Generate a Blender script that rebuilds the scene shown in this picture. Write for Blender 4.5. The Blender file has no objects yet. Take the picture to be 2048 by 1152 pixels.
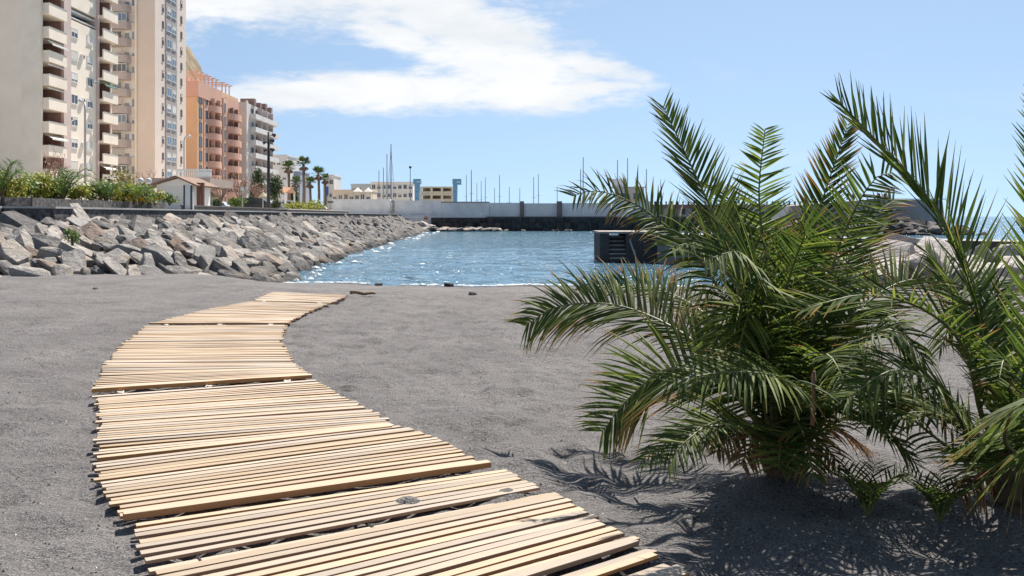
import bpy, bmesh, math, random
import numpy as np
from mathutils import Vector, Matrix, noise as mnoise

# ------------------------------------------------------------------ camera, sky, sun, exposure
sc = bpy.context.scene
F = 1820.0            # focal length in photo pixels (photo is 2048 wide)
CH = 1.6              # eye height above the sand
HZ = 433.0            # horizon row in the photo
cam_d = bpy.data.cameras.new('camera'); cam = bpy.data.objects.new('camera', cam_d)
sc.collection.objects.link(cam); sc.camera = cam
cam.location = (0, 0, CH); cam.rotation_euler = (math.radians(90), 0, 0)
cam_d.sensor_width = 36.0; cam_d.lens = 36.0 * F / 2048.0
cam_d.shift_y = -(576.0 - HZ) / 2048.0
cam_d.clip_start = 0.05; cam_d.clip_end = 60000

SUN_AZ, SUN_EL = math.radians(18), math.radians(57)      # azimuth from +Y towards +X
sun_dir = Vector((math.sin(SUN_AZ)*math.cos(SUN_EL), math.cos(SUN_AZ)*math.cos(SUN_EL), math.sin(SUN_EL)))
sl = bpy.data.lights.new('sun', 'SUN'); sun = bpy.data.objects.new('sun', sl)
sc.collection.objects.link(sun)
sl.energy = 5.0; sl.angle = math.radians(0.53); sl.color = (1.0, 0.945, 0.865)
sun.rotation_euler = (-sun_dir).to_track_quat('-Z', 'Y').to_euler(); sun.location = (20, 30, 40)
SKY_STRENGTH = 0.075
sc.view_settings.view_transform = 'Standard'; sc.view_settings.look = 'None'
sc.view_settings.gamma = 1.0; sc.view_settings.use_curve_mapping = False
sc.view_settings.exposure = 0.95
sc.render.engine = 'CYCLES'
sc.cycles.use_denoising = True
sc.cycles.max_bounces = 5; sc.cycles.transparent_max_bounces = 8
sc.cycles.sample_clamp_indirect = 4.0; sc.cycles.sample_clamp_direct = 12.0

world = bpy.data.worlds.new('World'); sc.world = world; world.use_nodes = True
wn = world.node_tree; wn.nodes.clear()
class NT:
    """small helper for building node trees"""
    def __init__(s, t): s.t = t
    def n(s, kind, **kw):
        x = s.t.nodes.new(kind)
        for k, v in kw.items():
            setattr(x, k, v)
        return x
    def l(s, a, b): s.t.links.new(a, b)
    def math(s, op, a, b=None, c=None, clamp=False):
        x = s.n('ShaderNodeMath', operation=op); x.use_clamp = clamp
        for i, v in enumerate((a, b, c)):
            if v is None: continue
            if isinstance(v, (int, float)): x.inputs[i].default_value = v
            else: s.l(v, x.inputs[i])
        return x.outputs[0]
    def ramp(s, f, stops, interp='LINEAR'):
        x = s.n('ShaderNodeValToRGB'); x.color_ramp.interpolation = interp
        e = x.color_ramp.elements
        while len(e) > 1: e.remove(e[-1])
        e[0].position = stops[0][0]; e[0].color = (*stops[0][1], 1)
        for p, c in stops[1:]:
            k = e.new(p); k.color = (*c, 1)
        s.l(f, x.inputs[0]); return x.outputs[0]
    def noise(s, vec, scale, detail=4, rough=0.55, dist=0.0):
        x = s.n('ShaderNodeTexNoise'); x.inputs['Scale'].default_value = scale
        x.inputs['Detail'].default_value = detail; x.inputs['Roughness'].default_value = rough
        x.inputs['Distortion'].default_value = dist
        if vec is not None: s.l(vec, x.inputs['Vector'])
        return x.outputs[0]
    def mix(s, f, a, b, mode='MIX'):
        x = s.n('ShaderNodeMix', data_type='RGBA', blend_type=mode)
        for i, v in ((0, f), (6, a), (7, b)):
            if isinstance(v, (int, float)): x.inputs[i].default_value = v
            elif isinstance(v, tuple): x.inputs[i].default_value = (*v, 1)
            else: s.l(v, x.inputs[i])
        return x.outputs[2]
    def mapping(s, vec, loc=(0,0,0), rot=(0,0,0), scale=(1,1,1), kind='POINT'):
        x = s.n('ShaderNodeMapping', vector_type=kind)
        x.inputs[1].default_value = loc; x.inputs[2].default_value = rot; x.inputs[3].default_value = scale
        s.l(vec, x.inputs[0]); return x.outputs[0]

w = NT(wn)
sky = w.n('ShaderNodeTexSky', sky_type='NISHITA'); sky.sun_disc = False
sky.sun_elevation = SUN_EL; sky.sun_rotation = SUN_AZ
sky.altitude = 0; sky.air_density = 1.0; sky.dust_density = 0.4; sky.ozone_density = 1.5
tc = w.n('ShaderNodeTexCoord'); sep = w.n('ShaderNodeSeparateXYZ'); w.l(tc.outputs['Generated'], sep.inputs[0])
# sample the sky a little above the true direction so that the sea horizon stays pale blue, as in clean ocean air
lift = w.n('ShaderNodeCombineXYZ'); w.l(sep.outputs[0], lift.inputs[0]); w.l(sep.outputs[1], lift.inputs[1])
w.l(w.math('ADD', w.math('MULTIPLY', w.math('MAXIMUM', sep.outputs[2], 0.0), 0.95), 0.175), lift.inputs[2])
nrm_ = w.n('ShaderNodeVectorMath', operation='NORMALIZE'); w.l(lift.outputs[0], nrm_.inputs[0]); w.l(nrm_.outputs[0], sky.inputs['Vector'])
ay = w.math('MAXIMUM', w.math('ABSOLUTE', sep.outputs[1]), 0.05)
ca = w.math('DIVIDE', sep.outputs[0], ay); ce = w.math('DIVIDE', sep.outputs[2], ay)
cmb = w.n('ShaderNodeCombineXYZ'); w.l(ca, cmb.inputs[0]); w.l(ce, cmb.inputs[1])
dirv = cmb.outputs[0]
# a long bank of cloud, its lower band, tail and wisps (centre a,e ; half-widths ; tilt), as directions in the sky
blobs = [(-0.255, 0.262, 0.300, 0.062, -5), (-0.34, 0.245, 0.16, 0.035, -4), (-0.06, 0.215, 0.15, 0.060, -24), (0.005, 0.165, 0.115, 0.042, -8),
         (-0.135, 0.138, 0.225, 0.026, 1), (0.020, 0.136, 0.120, 0.027, 0), (-0.24, 0.134, 0.12, 0.022, 4),
         (0.085, 0.166, 0.075, 0.0145, -12), (-0.125, 0.197, 0.09, 0.022, -16), (-0.45, 0.19, 0.10, 0.03, 0),
         (0.085, 0.141, 0.06, 0.010, 4), (0.75, 0.32, 0.22, 0.06, 8), (-0.85, 0.42, 0.30, 0.07, -6)]
fld = None
for (a0, e0, ra, re, rot) in blobs:
    m = w.mapping(dirv, (a0, e0, 0), (0, 0, math.radians(rot)), (ra, re, 1), 'TEXTURE')
    ln = w.n('ShaderNodeVectorMath', operation='LENGTH'); w.l(m, ln.inputs[0])
    v = w.math('SUBTRACT', 1.0, ln.outputs['Value'])
    fld = v if fld is None else w.math('SMOOTH_MAX', fld, v, 0.25)
fld = w.math('MAXIMUM', fld, -1.5)
st = w.mapping(dirv, scale=(1.0, 2.6, 1.0))
nz = w.noise(st, 9.0, 9, 0.62, 0.35)
nz2 = w.noise(w.mapping(dirv, scale=(1.0, 3.4, 1.0)), 30.0, 6, 0.6, 0.2)
fld = w.math('ADD', fld, w.math('MULTIPLY', w.math('SUBTRACT', nz, 0.5), 1.35))
fld = w.math('ADD', fld, w.math('MULTIPLY', w.math('SUBTRACT', nz2, 0.5), 0.95))
mr = w.n('ShaderNodeMapRange', interpolation_type='SMOOTHSTEP'); w.l(fld, mr.inputs[0])
mr.inputs[1].default_value = -0.16; mr.inputs[2].default_value = 0.62
mask = mr.outputs[0]
wisp = w.noise(w.mapping(dirv, loc=(3, 1, 0), scale=(1.0, 4.0, 1.0)), 5.0, 7, 0.62, 0.5)
mw = w.n('ShaderNodeMapRange', interpolation_type='SMOOTHSTEP'); w.l(wisp, mw.inputs[0])
mw.inputs[1].default_value = 0.55; mw.inputs[2].default_value = 0.95; mw.inputs[4].default_value = 0.35
mask = w.math('MULTIPLY', w.math('MAXIMUM', mask, mw.outputs[0]), 0.97)
shade = w.noise(w.mapping(dirv, loc=(1, 0, 0), scale=(1, 2.4, 1)), 7.0, 6, 0.6, 0.3)
ccol = w.ramp(shade, [(0.30, (5.7, 6.0, 6.3)), (0.62, (7.0, 7.05, 7.1))])
hz_ = w.n('ShaderNodeHueSaturation'); w.l(sky.outputs[0], hz_.inputs['Color']); hz_.inputs['Saturation'].default_value = 0.82
skycol = w.mix(mask, w.mix(1.0, hz_.outputs[0], (0.87, 0.955, 0.965), 'MULTIPLY'), ccol)
bg = w.n('ShaderNodeBackground'); w.l(skycol, bg.inputs[0]); bg.inputs[1].default_value = SKY_STRENGTH
wo = w.n('ShaderNodeOutputWorld'); w.l(bg.outputs[0], wo.inputs[0])

# ------------------------------------------------------------------ helpers
R = random.Random(7)
COL = sc.collection
def P(px, py, Y): return Vector(((px-1024)/F*Y, Y, CH-(py-HZ)/F*Y))
def PX(px, Y): return (px-1024)/F*Y
def PZ(py, Y): return CH-(py-HZ)/F*Y
def G(px, py, z=0.0):
    Y = (CH-z)*F/(py-HZ); return Vector(((px-1024)/F*Y, Y, z))

MATS = {}
def mat(name, base, rough=0.8, var=0.0, scale=3.0, bump=0.0, bscale=None, rnd=0.0, spec=0.4, metallic=0.0,
        stain=None, stain_scale=0.6, stain_amt=0.5, obj=False):
    """plain procedural surface: base colour broken by two noises, optional per-object shift, stains and relief"""
    if name in MATS: return MATS[name]
    m = bpy.data.materials.new(name); m.use_nodes = True; t = NT(m.node_tree)
    b = m.node_tree.nodes['Principled BSDF']; b.inputs['Roughness'].default_value = rough
    b.inputs['Specular IOR Level'].default_value = spec; b.inputs['Metallic'].default_value = metallic
    tcn = t.n('ShaderNodeTexCoord'); geo = t.n('ShaderNodeNewGeometry')
    vec = tcn.outputs['Object'] if obj else geo.outputs['Position']
    c = None
    if var or stain:
        n1 = t.noise(vec, scale, 6, 0.6)
        lo = tuple(x*(1-var) for x in base); hi = tuple(min(1, x*(1+var)) for x in base)
        c = t.ramp(n1, [(0.28, lo), (0.72, hi)])
        if stain:
            n2 = t.noise(vec, stain_scale, 7, 0.65, 0.3)
            r2 = t.n('ShaderNodeMapRange'); t.l(n2, r2.inputs[0]); r2.inputs[1].default_value = 0.5; r2.inputs[2].default_value = 0.72
            r2.inputs[4].default_value = stain_amt
            c = t.mix(r2.outputs[0], c, stain)
    if rnd:
        oi = t.n('ShaderNodeObjectInfo')
        k = t.n('ShaderNodeMapRange'); t.l(oi.outputs['Random'], k.inputs[0]); k.inputs[3].default_value = 1-rnd; k.inputs[4].default_value = 1+rnd
        hsv = t.n('ShaderNodeHueSaturation')
        if c is None: hsv.inputs['Color'].default_value = (*base, 1)
        else: t.l(c, hsv.inputs['Color'])
        t.l(k.outputs[0], hsv.inputs['Value']); c = hsv.outputs[0]
    if c is None: b.inputs['Base Color'].default_value = (*base, 1)
    else: t.l(c, b.inputs['Base Color'])
    if bump:
        n3 = t.noise(vec, bscale or scale*3, 6, 0.6)
        bp = t.n('ShaderNodeBump'); bp.inputs['Strength'].default_value = 0.8; bp.inputs['Distance'].default_value = bump
        t.l(n3, bp.inputs['Height']); t.l(bp.outputs[0], b.inputs['Normal'])
    MATS[name] = m; return m

def tag(o, label=None, cat=None, group=None, kind=None):
    if label: o['label'] = label
    if cat: o['category'] = cat
    if group: o['group'] = group
    if kind: o['kind'] = kind
    return o

class MB:
    def __init__(s): s.v = []; s.f = []; s.c = []
    def add(s, vs, fs):
        k = len(s.v); s.v += [tuple(v) for v in vs]; s.f += [tuple(i+k for i in f) for f in fs]; return s
    def box(s, x0, x1, y0, y1, z0, z1):
        return s.add([(x0,y0,z0),(x1,y0,z0),(x1,y1,z0),(x0,y1,z0),(x0,y0,z1),(x1,y0,z1),(x1,y1,z1),(x0,y1,z1)],
                     [(0,3,2,1),(4,5,6,7),(0,1,5,4),(1,2,6,5),(2,3,7,6),(3,0,4,7)])
    def bar(s, a, b, wid, hei, up=(0,0,1)):
        a = Vector(a); b = Vector(b); d = (b-a).normalized(); u = Vector(up)
        r = d.cross(u)
        if r.length < 1e-5: r = d.cross(Vector((1,0,0)))
        r.normalize(); u = r.cross(d); r *= wid/2; u *= hei/2
        return s.add([a-r-u, a+r-u, a+r+u, a-r+u, b-r-u, b+r-u, b+r+u, b-r+u],
                     [(0,1,2,3),(4,7,6,5),(0,4,5,1),(1,5,6,2),(2,6,7,3),(3,7,4,0)])
    def tube(s, pts, rads, n=6, cap=True):
        pts = [Vector(p) for p in pts]
        if isinstance(rads, (int, float)): rads = [rads]*len(pts)
        k = len(s.v); up = Vector((0.13, 0.31, 0.94))
        for i, p in enumerate(pts):
            d = (pts[min(i+1, len(pts)-1)]-pts[max(i-1, 0)]).normalized()
            r = d.cross(up)
            if r.length < 1e-3: r = d.cross(Vector((1, 0, 0)))
            r.normalize(); u = r.cross(d)
            for j in range(n):
                a = 2*math.pi*j/n; s.v.append(tuple(p+(r*math.cos(a)+u*math.sin(a))*rads[i]))
        for i in range(len(pts)-1):
            for j in range(n):
                a = k+i*n+j; b = k+i*n+(j+1) % n; s.f.append((a, b, b+n, a+n))
        if cap:
            s.f.append(tuple(k+j for j in range(n))[::-1]); s.f.append(tuple(k+(len(pts)-1)*n+j for j in range(n)))
        return s
    def prism(s, poly, axis, a, b):
        """extrude a 2D polygon; axis 'x': poly=(y,z), 'y': poly=(x,z), 'z': poly=(x,y)"""
        def mk(p, t): return {'x': (t, p[0], p[1]), 'y': (p[0], t, p[1]), 'z': (p[0], p[1], t)}[axis]
        n = len(poly); k = len(s.v)
        s.v += [mk(p, a) for p in poly]+[mk(p, b) for p in poly]
        s.f.append(tuple(k+i for i in range(n))[::-1]); s.f.append(tuple(k+n+i for i in range(n)))
        for i in range(n): s.f.append((k+i, k+(i+1) % n, k+n+(i+1) % n, k+n+i))
        return s
    def lathe(s, prof, c, n=12):
        k = len(s.v)
        for (r, z) in prof:
            for j in range(n):
                a = 2*math.pi*j/n; s.v.append((c[0]+r*math.cos(a), c[1]+r*math.sin(a), c[2]+z))
        for i in range(len(prof)-1):
            for j in range(n):
                a = k+i*n+j; b = k+i*n+(j+1) % n; s.f.append((a, b, b+n, a+n))
        s.f.append(tuple(k+j for j in range(n))[::-1]); s.f.append(tuple(k+(len(prof)-1)*n+j for j in range(n)))
        return s
    def mesh(s, name, material, org=(0,0,0), smooth=False):
        me = bpy.data.meshes.new(name); ox, oy, oz = org
        me.from_pydata([(x-ox, y-oy, z-oz) for x, y, z in s.v], [], s.f)
        bm = bmesh.new(); bm.from_mesh(me); bmesh.ops.recalc_face_normals(bm, faces=bm.faces); bm.to_mesh(me); bm.free()
        if smooth: me.polygons.foreach_set('use_smooth', [True]*len(me.polygons))
        if s.c:
            ca_ = me.color_attributes.new('leaf', 'FLOAT_COLOR', 'POINT')
            ca_.data.foreach_set('color', np.array(s.c, dtype=np.float32).ravel())
        me.materials.append(material); return me
    def build(s, name, material, parent=None, org=None, smooth=False):
        """world-space vertices; a child keeps its root's origin"""
        if org is None: org = parent['_org'] if parent is not None else (0, 0, 0)
        me = s.mesh(name, material, org, smooth)
        o = bpy.data.objects.new(name, me); COL.objects.link(o)
        if parent is not None: o.parent = parent
        else: o.location = org
        o['_org'] = tuple(org); return o

def root(name, loc, label, cat, group=None):
    e = bpy.data.objects.new(name, None); COL.objects.link(e); e.location = loc; e.empty_display_size = 0.3
    e['_org'] = tuple(loc); return tag(e, label, cat, group)
def inst(name, me, parent=None, loc=(0,0,0), rot=(0,0,0), scale=(1,1,1)):
    o = bpy.data.objects.new(name, me); COL.objects.link(o); o.parent = parent
    if parent is not None:
        po = parent['_org']; o.location = (loc[0]-po[0], loc[1]-po[1], loc[2]-po[2])
    else: o.location = loc
    o.rotation_euler = rot; o.scale = scale; o['_org'] = tuple(loc); return o
def ss(a, b, x):
    t = np.clip((x-a)/(b-a), 0, 1); return t*t*(3-2*t)
# ------------------------------------------------------------------ sand
WATER = -0.5
rng = np.random.default_rng(3)
def vnoise(x, y, seed):
    """value noise on arrays"""
    xi = np.floor(x).astype(np.int64); yi = np.floor(y).astype(np.int64); fx = x-xi; fy = y-yi
    fx = fx*fx*(3-2*fx); fy = fy*fy*(3-2*fy)
    def h(a, b):
        n = (a*374761393+b*668265263+seed*974711) & 0x7fffffff
        n = ((n ^ (n >> 13))*1274126177) & 0x7fffffff
        return ((n ^ (n >> 16)) & 0xffff)/65535.0
    return (h(xi, yi)*(1-fx)+h(xi+1, yi)*fx)*(1-fy)+(h(xi, yi+1)*(1-fx)+h(xi+1, yi+1)*fx)*fy
MOUNDS = []
def sand_h(x, y, fine=True):
    x = np.asarray(x, float); y = np.asarray(y, float)
    st = 25.2-7.0*ss(-9.0, -3.5, x)                       # where the beach starts to drop to the water
    d = np.maximum(0, y-st)
    wl = 28.6-1.0*ss(-8.0, -2.0, x)+0.25*np.sin(x*0.9)+0.12*np.sin(x*2.3+1)
    slope = 0.5/np.maximum(1.5, wl-st)
    z = -np.where(d < 14, d*slope, 14*slope+(d-14)*0.02)
    z = np.maximum(z, -3.5)
    z += 0.35*ss(-10, -26, x)*ss(26, 20, y)*0
    z += 0.05*(vnoise(x*0.35, y*0.35, 1)-0.5)
    if fine:
        k = ss(30, 18, y)
        z += k*0.036*(vnoise(x*2.1, y*2.1, 2)-0.5)+k*0.034*(vnoise(x*4.6+9, y*4.6, 3)-0.5)+k*0.030*(vnoise(x*11, y*8, 4)-0.5)+k*0.040*(vnoise(x*7.3+3, y*5.6, 6)-0.5)
        p = vnoise(x*3.1+40, y*3.1, 5)
        z -= k*0.045*np.clip(p-0.70, 0, 1)/0.30            # scattered footprints and hollows
    for (mx, my, r, hgt) in MOUNDS:
        z += hgt*np.exp(-((x-mx)**2+(y-my)**2)/(r*r))
    return z
for (px, py, r, hgt) in [(818, 1008, 0.09, 0.062), (880, 1003, 0.06, 0.058), (1000, 985, 0.16, 0.05)]:
    g = G(px, py, 0.04); MOUNDS.append((g.x, g.y, r, hgt))
for (px, py, r, hgt) in [(1570, 985, 0.5, 0.10), (1990, 1040, 0.45, 0.12)]:
    g = G(px, py); MOUNDS.append((g.x, g.y, r, hgt))

def grid_lines(segs):
    out = [segs[0][0]]
    for (a, b, st) in segs:
        n = max(1, int(round((b-a)/st))); out += list(np.linspace(a, b, n+1)[1:])
    return np.array(out)
ys = grid_lines([(-30, 2, 2), (2, 3.2, 0.2), (3.2, 9, 0.032), (9, 14, 0.05), (14, 22, 0.1), (22, 33, 0.2), (33, 60, 3), (60, 300, 30)])
xs = grid_lines([(-300, -40, 26), (-40, -16, 1.0), (-16, -6, 0.2), (-6, -3, 0.07), (-3, 4.4, 0.032), (4.4, 8, 0.09), (8, 20, 0.4), (20, 60, 4), (60, 300, 30)])
XX, YY = np.meshgrid(xs, ys)
ZZ = sand_h(XX, YY)
nx, ny = len(xs), len(ys)
me = bpy.data.meshes.new('sand')
co = np.stack([XX, YY, ZZ], -1).reshape(-1, 3)
ii = np.arange(nx*ny).reshape(ny, nx)
quads = np.stack([ii[:-1, :-1], ii[:-1, 1:], ii[1:, 1:], ii[1:, :-1]], -1).reshape(-1, 4)
me.vertices.add(len(co)); me.vertices.foreach_set('co', co.ravel())
me.loops.add(quads.size); me.loops.foreach_set('vertex_index', quads.ravel().astype(np.int32))
me.polygons.add(len(quads)); me.polygons.foreach_set('loop_start', np.arange(0, quads.size, 4, dtype=np.int32))
me.update(calc_edges=True); me.polygons.foreach_set('use_smooth', [True]*len(quads))
def sand_material():
    m = bpy.data.materials.new('black_sand'); m.use_nodes = True; t = NT(m.node_tree)
    b = m.node_tree.nodes['Principled BSDF']; b.inputs['Roughness'].default_value = 0.9; b.inputs['Specular IOR Level'].default_value = 0.3
    pos = t.n('ShaderNodeNewGeometry').outputs['Position']
    c = t.ramp(t.noise(pos, 0.8, 7, 0.65), [(0.3, (0.135, 0.128, 0.126)), (0.7, (0.208, 0.198, 0.195))])
    g1 = t.noise(pos, 75.0, 3, 0.7)
    c = t.mix(0.75, c, t.ramp(g1, [(0.32, (0.10, 0.097, 0.10)), (0.5, (0.5, 0.49, 0.485)), (0.70, (1.0, 0.97, 0.93))]), 'OVERLAY')
    g2 = t.n('ShaderNodeTexVoronoi'); g2.inputs['Scale'].default_value = 42.0; t.l(pos, g2.inputs['Vector'])
    k = t.math('LESS_THAN', g2.outputs['Distance'], 0.16)
    s2 = t.n('ShaderNodeSeparateColor'); t.l(g2.outputs['Color'], s2.inputs[0])
    k = t.math('MULTIPLY', k, t.math('GREATER_THAN', s2.outputs[0], 0.72))
    c = t.mix(t.math('MULTIPLY', k, 0.8), c, t.ramp(s2.outputs[1], [(0.45, (0.022, 0.021, 0.022)), (0.6, (0.22, 0.20, 0.185))]))
    # wet band along the water's edge
    sp = t.n('ShaderNodeSeparateXYZ'); t.l(pos, sp.inputs[0])
    wet = t.n('ShaderNodeMapRange'); t.l(sp.outputs[2], wet.inputs[0]); wet.inputs[1].default_value = -0.40; wet.inputs[2].default_value = -0.47
    c = t.mix(t.math('MULTIPLY', wet.outputs[0], 0.6), c, (0.045, 0.042, 0.045))
    t.l(c, b.inputs['Base Color'])
    h = t.math('ADD', t.noise(pos, 22.0, 5, 0.65), t.math('MULTIPLY', t.noise(pos, 120.0, 3, 0.6), 0.5))
    h = t.math('ADD', h, t.math('MULTIPLY', t.noise(pos, 5.0, 3, 0.5), 1.2))
    bp = t.n('ShaderNodeBump'); bp.inputs['Strength'].default_value = 1.0; bp.inputs['Distance'].default_value = 0.048
    t.l(h, bp.inputs['Height']); t.l(bp.outputs[0], b.inputs['Normal'])
    return m
SAND = sand_material(); me.materials.append(SAND)
o = bpy.data.objects.new('sand', me); COL.objects.link(o); tag(o, 'dark grey volcanic sand of the beach', 'sand', kind='structure')

# ------------------------------------------------------------------ water: one sheet to the horizon, wave relief near
def water_material():
    m = bpy.data.materials.new('sea_water'); m.use_nodes = True; t = NT(m.node_tree)
    b = m.node_tree.nodes['Principled BSDF']
    pos = t.n('ShaderNodeNewGeometry').outputs['Position']
    sp = t.n('ShaderNodeSeparateXYZ'); t.l(pos, sp.inputs[0])
    c = t.ramp(t.noise(t.mapping(pos, scale=(0.05, 0.02, 1)), 1.0, 4, 0.5), [(0.3, (0.050, 0.125, 0.185)), (0.7, (0.070, 0.155, 0.21))])
    t.l(c, b.inputs['Base Color']); b.inputs['Roughness'].default_value = 0.10; b.inputs['IOR'].default_value = 1.33
    n1 = t.noise(t.mapping(pos, rot=(0, 0, 0.25), scale=(1.0, 0.62, 1)), 1.25, 3, 0.65, 0.6)
    n2 = t.noise(t.mapping(pos, rot=(0, 0, -0.3), scale=(0.8, 1.0, 1)), 0.42, 3, 0.6, 0.3)
    h = t.math('ADD', t.math('MULTIPLY', n1, 0.75), n2)
    bp = t.n('ShaderNodeBump'); bp.inputs['Strength'].default_value = 1.0; bp.inputs['Distance'].default_value = 0.85
    t.l(h, bp.inputs['Height']); t.l(bp.outputs[0], b.inputs['Normal'])
    return m
SEA = water_material()
ys_ = grid_lines([(22, 60, 0.5), (60, 140, 2.0), (140, 400, 20), (400, 40000, 4400)])
xs_ = grid_lines([(-60, -12, 4), (-12, 30, 0.5), (30, 80, 4), (80, 400, 40), (400, 40000, 4400)])
xs_ = np.concatenate([[-40000, -9000, -2000, -300], xs_])
XW, YW = np.meshgrid(xs_, ys_)
near = ss(140, 60, YW)*ss(30, 25, XW)*ss(-14, -12, XW)
ZW = WATER+near*0.07*(vnoise(XW*0.7, YW*1.1, 21)-0.5)+near*0.05*(vnoise(XW*1.4, YW*1.9, 22)-0.5)
nx, ny = len(xs_), len(ys_)
me = bpy.data.meshes.new('sea'); co = np.stack([XW, YW, ZW], -1).reshape(-1, 3); ii = np.arange(nx*ny).reshape(ny, nx)
quads = np.stack([ii[:-1, :-1], ii[:-1, 1:], ii[1:, 1:], ii[1:, :-1]], -1).reshape(-1, 4)
me.vertices.add(len(co)); me.vertices.foreach_set('co', co.ravel())
me.loops.add(quads.size); me.loops.foreach_set('vertex_index', quads.ravel().astype(np.int32))
me.polygons.add(len(quads)); me.polygons.foreach_set('loop_start', np.arange(0, quads.size, 4, dtype=np.int32))
me.update(calc_edges=True); me.polygons.foreach_set('use_smooth', [True]*len(quads)); me.materials.append(SEA)
o = bpy.data.objects.new('water', me); COL.objects.link(o); tag(o, 'blue rippled sea water of the sheltered bay', 'water', kind='structure')

# foam along the shore: a broken ribbon that follows the waterline
fm = MB(); FOAM = mat('foam', (0.36, 0.39, 0.41), 0.6, 0.35, 5.0, 0.02, 9.0)
def shore_y(x):
    yy = np.linspace(24, 40, 800); z = sand_h(np.full_like(yy, x), yy, True)
    k = np.argmax(z < WATER+0.01); return float(yy[k])
for i in range(420):                                  # froth along the sand, broken into small patches
    x = R.uniform(-7.4, 15); dens = float(vnoise(np.array(x*0.8), np.array(3.0), 31))
    if dens < 0.35: continue
    y = shore_y(x)+R.uniform(-0.12, 0.35)*dens; s_ = R.uniform(0.03, 0.11)
    pts = [(x+math.cos(a)*s_*R.uniform(0.9, 2.2), y+math.sin(a)*s_*R.uniform(0.5, 1), WATER+0.035) for a in [k*1.047 for k in range(6)]]
    fm.add(pts+[(x, y, WATER+0.065)], [(k, (k+1) % 6, 6) for k in range(6)])
for i in range(50):                                  # froth where wavelets break on the rock toe
    t_ = R.random()**1.6; y = 29+t_*100
    xt = -7.35-(y-29)*0.0437 + R.uniform(-0.3, 0.75)*(1+t_)
    s_ = R.uniform(0.08, 0.24)*(1+t_*1.4); pts = [(xt+math.cos(a)*s_*R.uniform(0.5, 1), y+math.sin(a)*s_*0.8*R.uniform(0.5, 1), WATER+0.05) for a in [k*1.047 for k in range(6)]]
    fm.add(pts+[(xt, y, WATER+0.13)], [(k, (k+1) % 6, 6) for k in range(6)])
o = fm.build('shore_foam', FOAM); tag(o, 'white foam along the waterline of sand and rocks', 'foam', kind='stuff')

# ------------------------------------------------------------------ boulders
def rock_mesh(seed, dims, detail=True):
    r = random.Random(seed); bm = bmesh.new()
    for i in range(20):
        v = Vector((r.uniform(-1, 1), r.uniform(-1, 1), r.uniform(-1, 1)))
        p = 4.0; n = (abs(v.x)**p+abs(v.y)**p+abs(v.z)**p)**(1/p); v = v/n*r.uniform(0.86, 1.0)
        bm.verts.new((v.x*dims[0], v.y*dims[1], v.z*dims[2]))
    res = bmesh.ops.convex_hull(bm, input=bm.verts)
    bmesh.ops.delete(bm, geom=[g for g in res['geom_interior'] if isinstance(g, bmesh.types.BMVert)], context='VERTS')
    if detail:
        bmesh.ops.dissolve_limit(bm, angle_limit=math.radians(14), verts=bm.verts, edges=bm.edges)
        bmesh.ops.bevel(bm, geom=list(bm.edges), offset=min(dims)*0.05, segments=1, affect='EDGES', clamp_overlap=True)
        bmesh.ops.triangulate(bm, faces=bm.faces)
        bmesh.ops.subdivide_edges(bm, edges=[e for e in bm.edges if e.calc_length() > min(dims)*0.5], cuts=1)
        for v in bm.verts:
            nn = mnoise.noise(v.co*2.2/max(dims)+Vector((seed, 0, 0)))*0.09+mnoise.noise(v.co*6/max(dims)+Vector((0, seed, 0)))*0.04
            v.co += v.co.normalized()*nn*min(dims)
    bmesh.ops.recalc_face_normals(bm, faces=bm.faces)
    me = bpy.data.meshes.new('stone'); bm.to_mesh(me); bm.free(); return me
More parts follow.
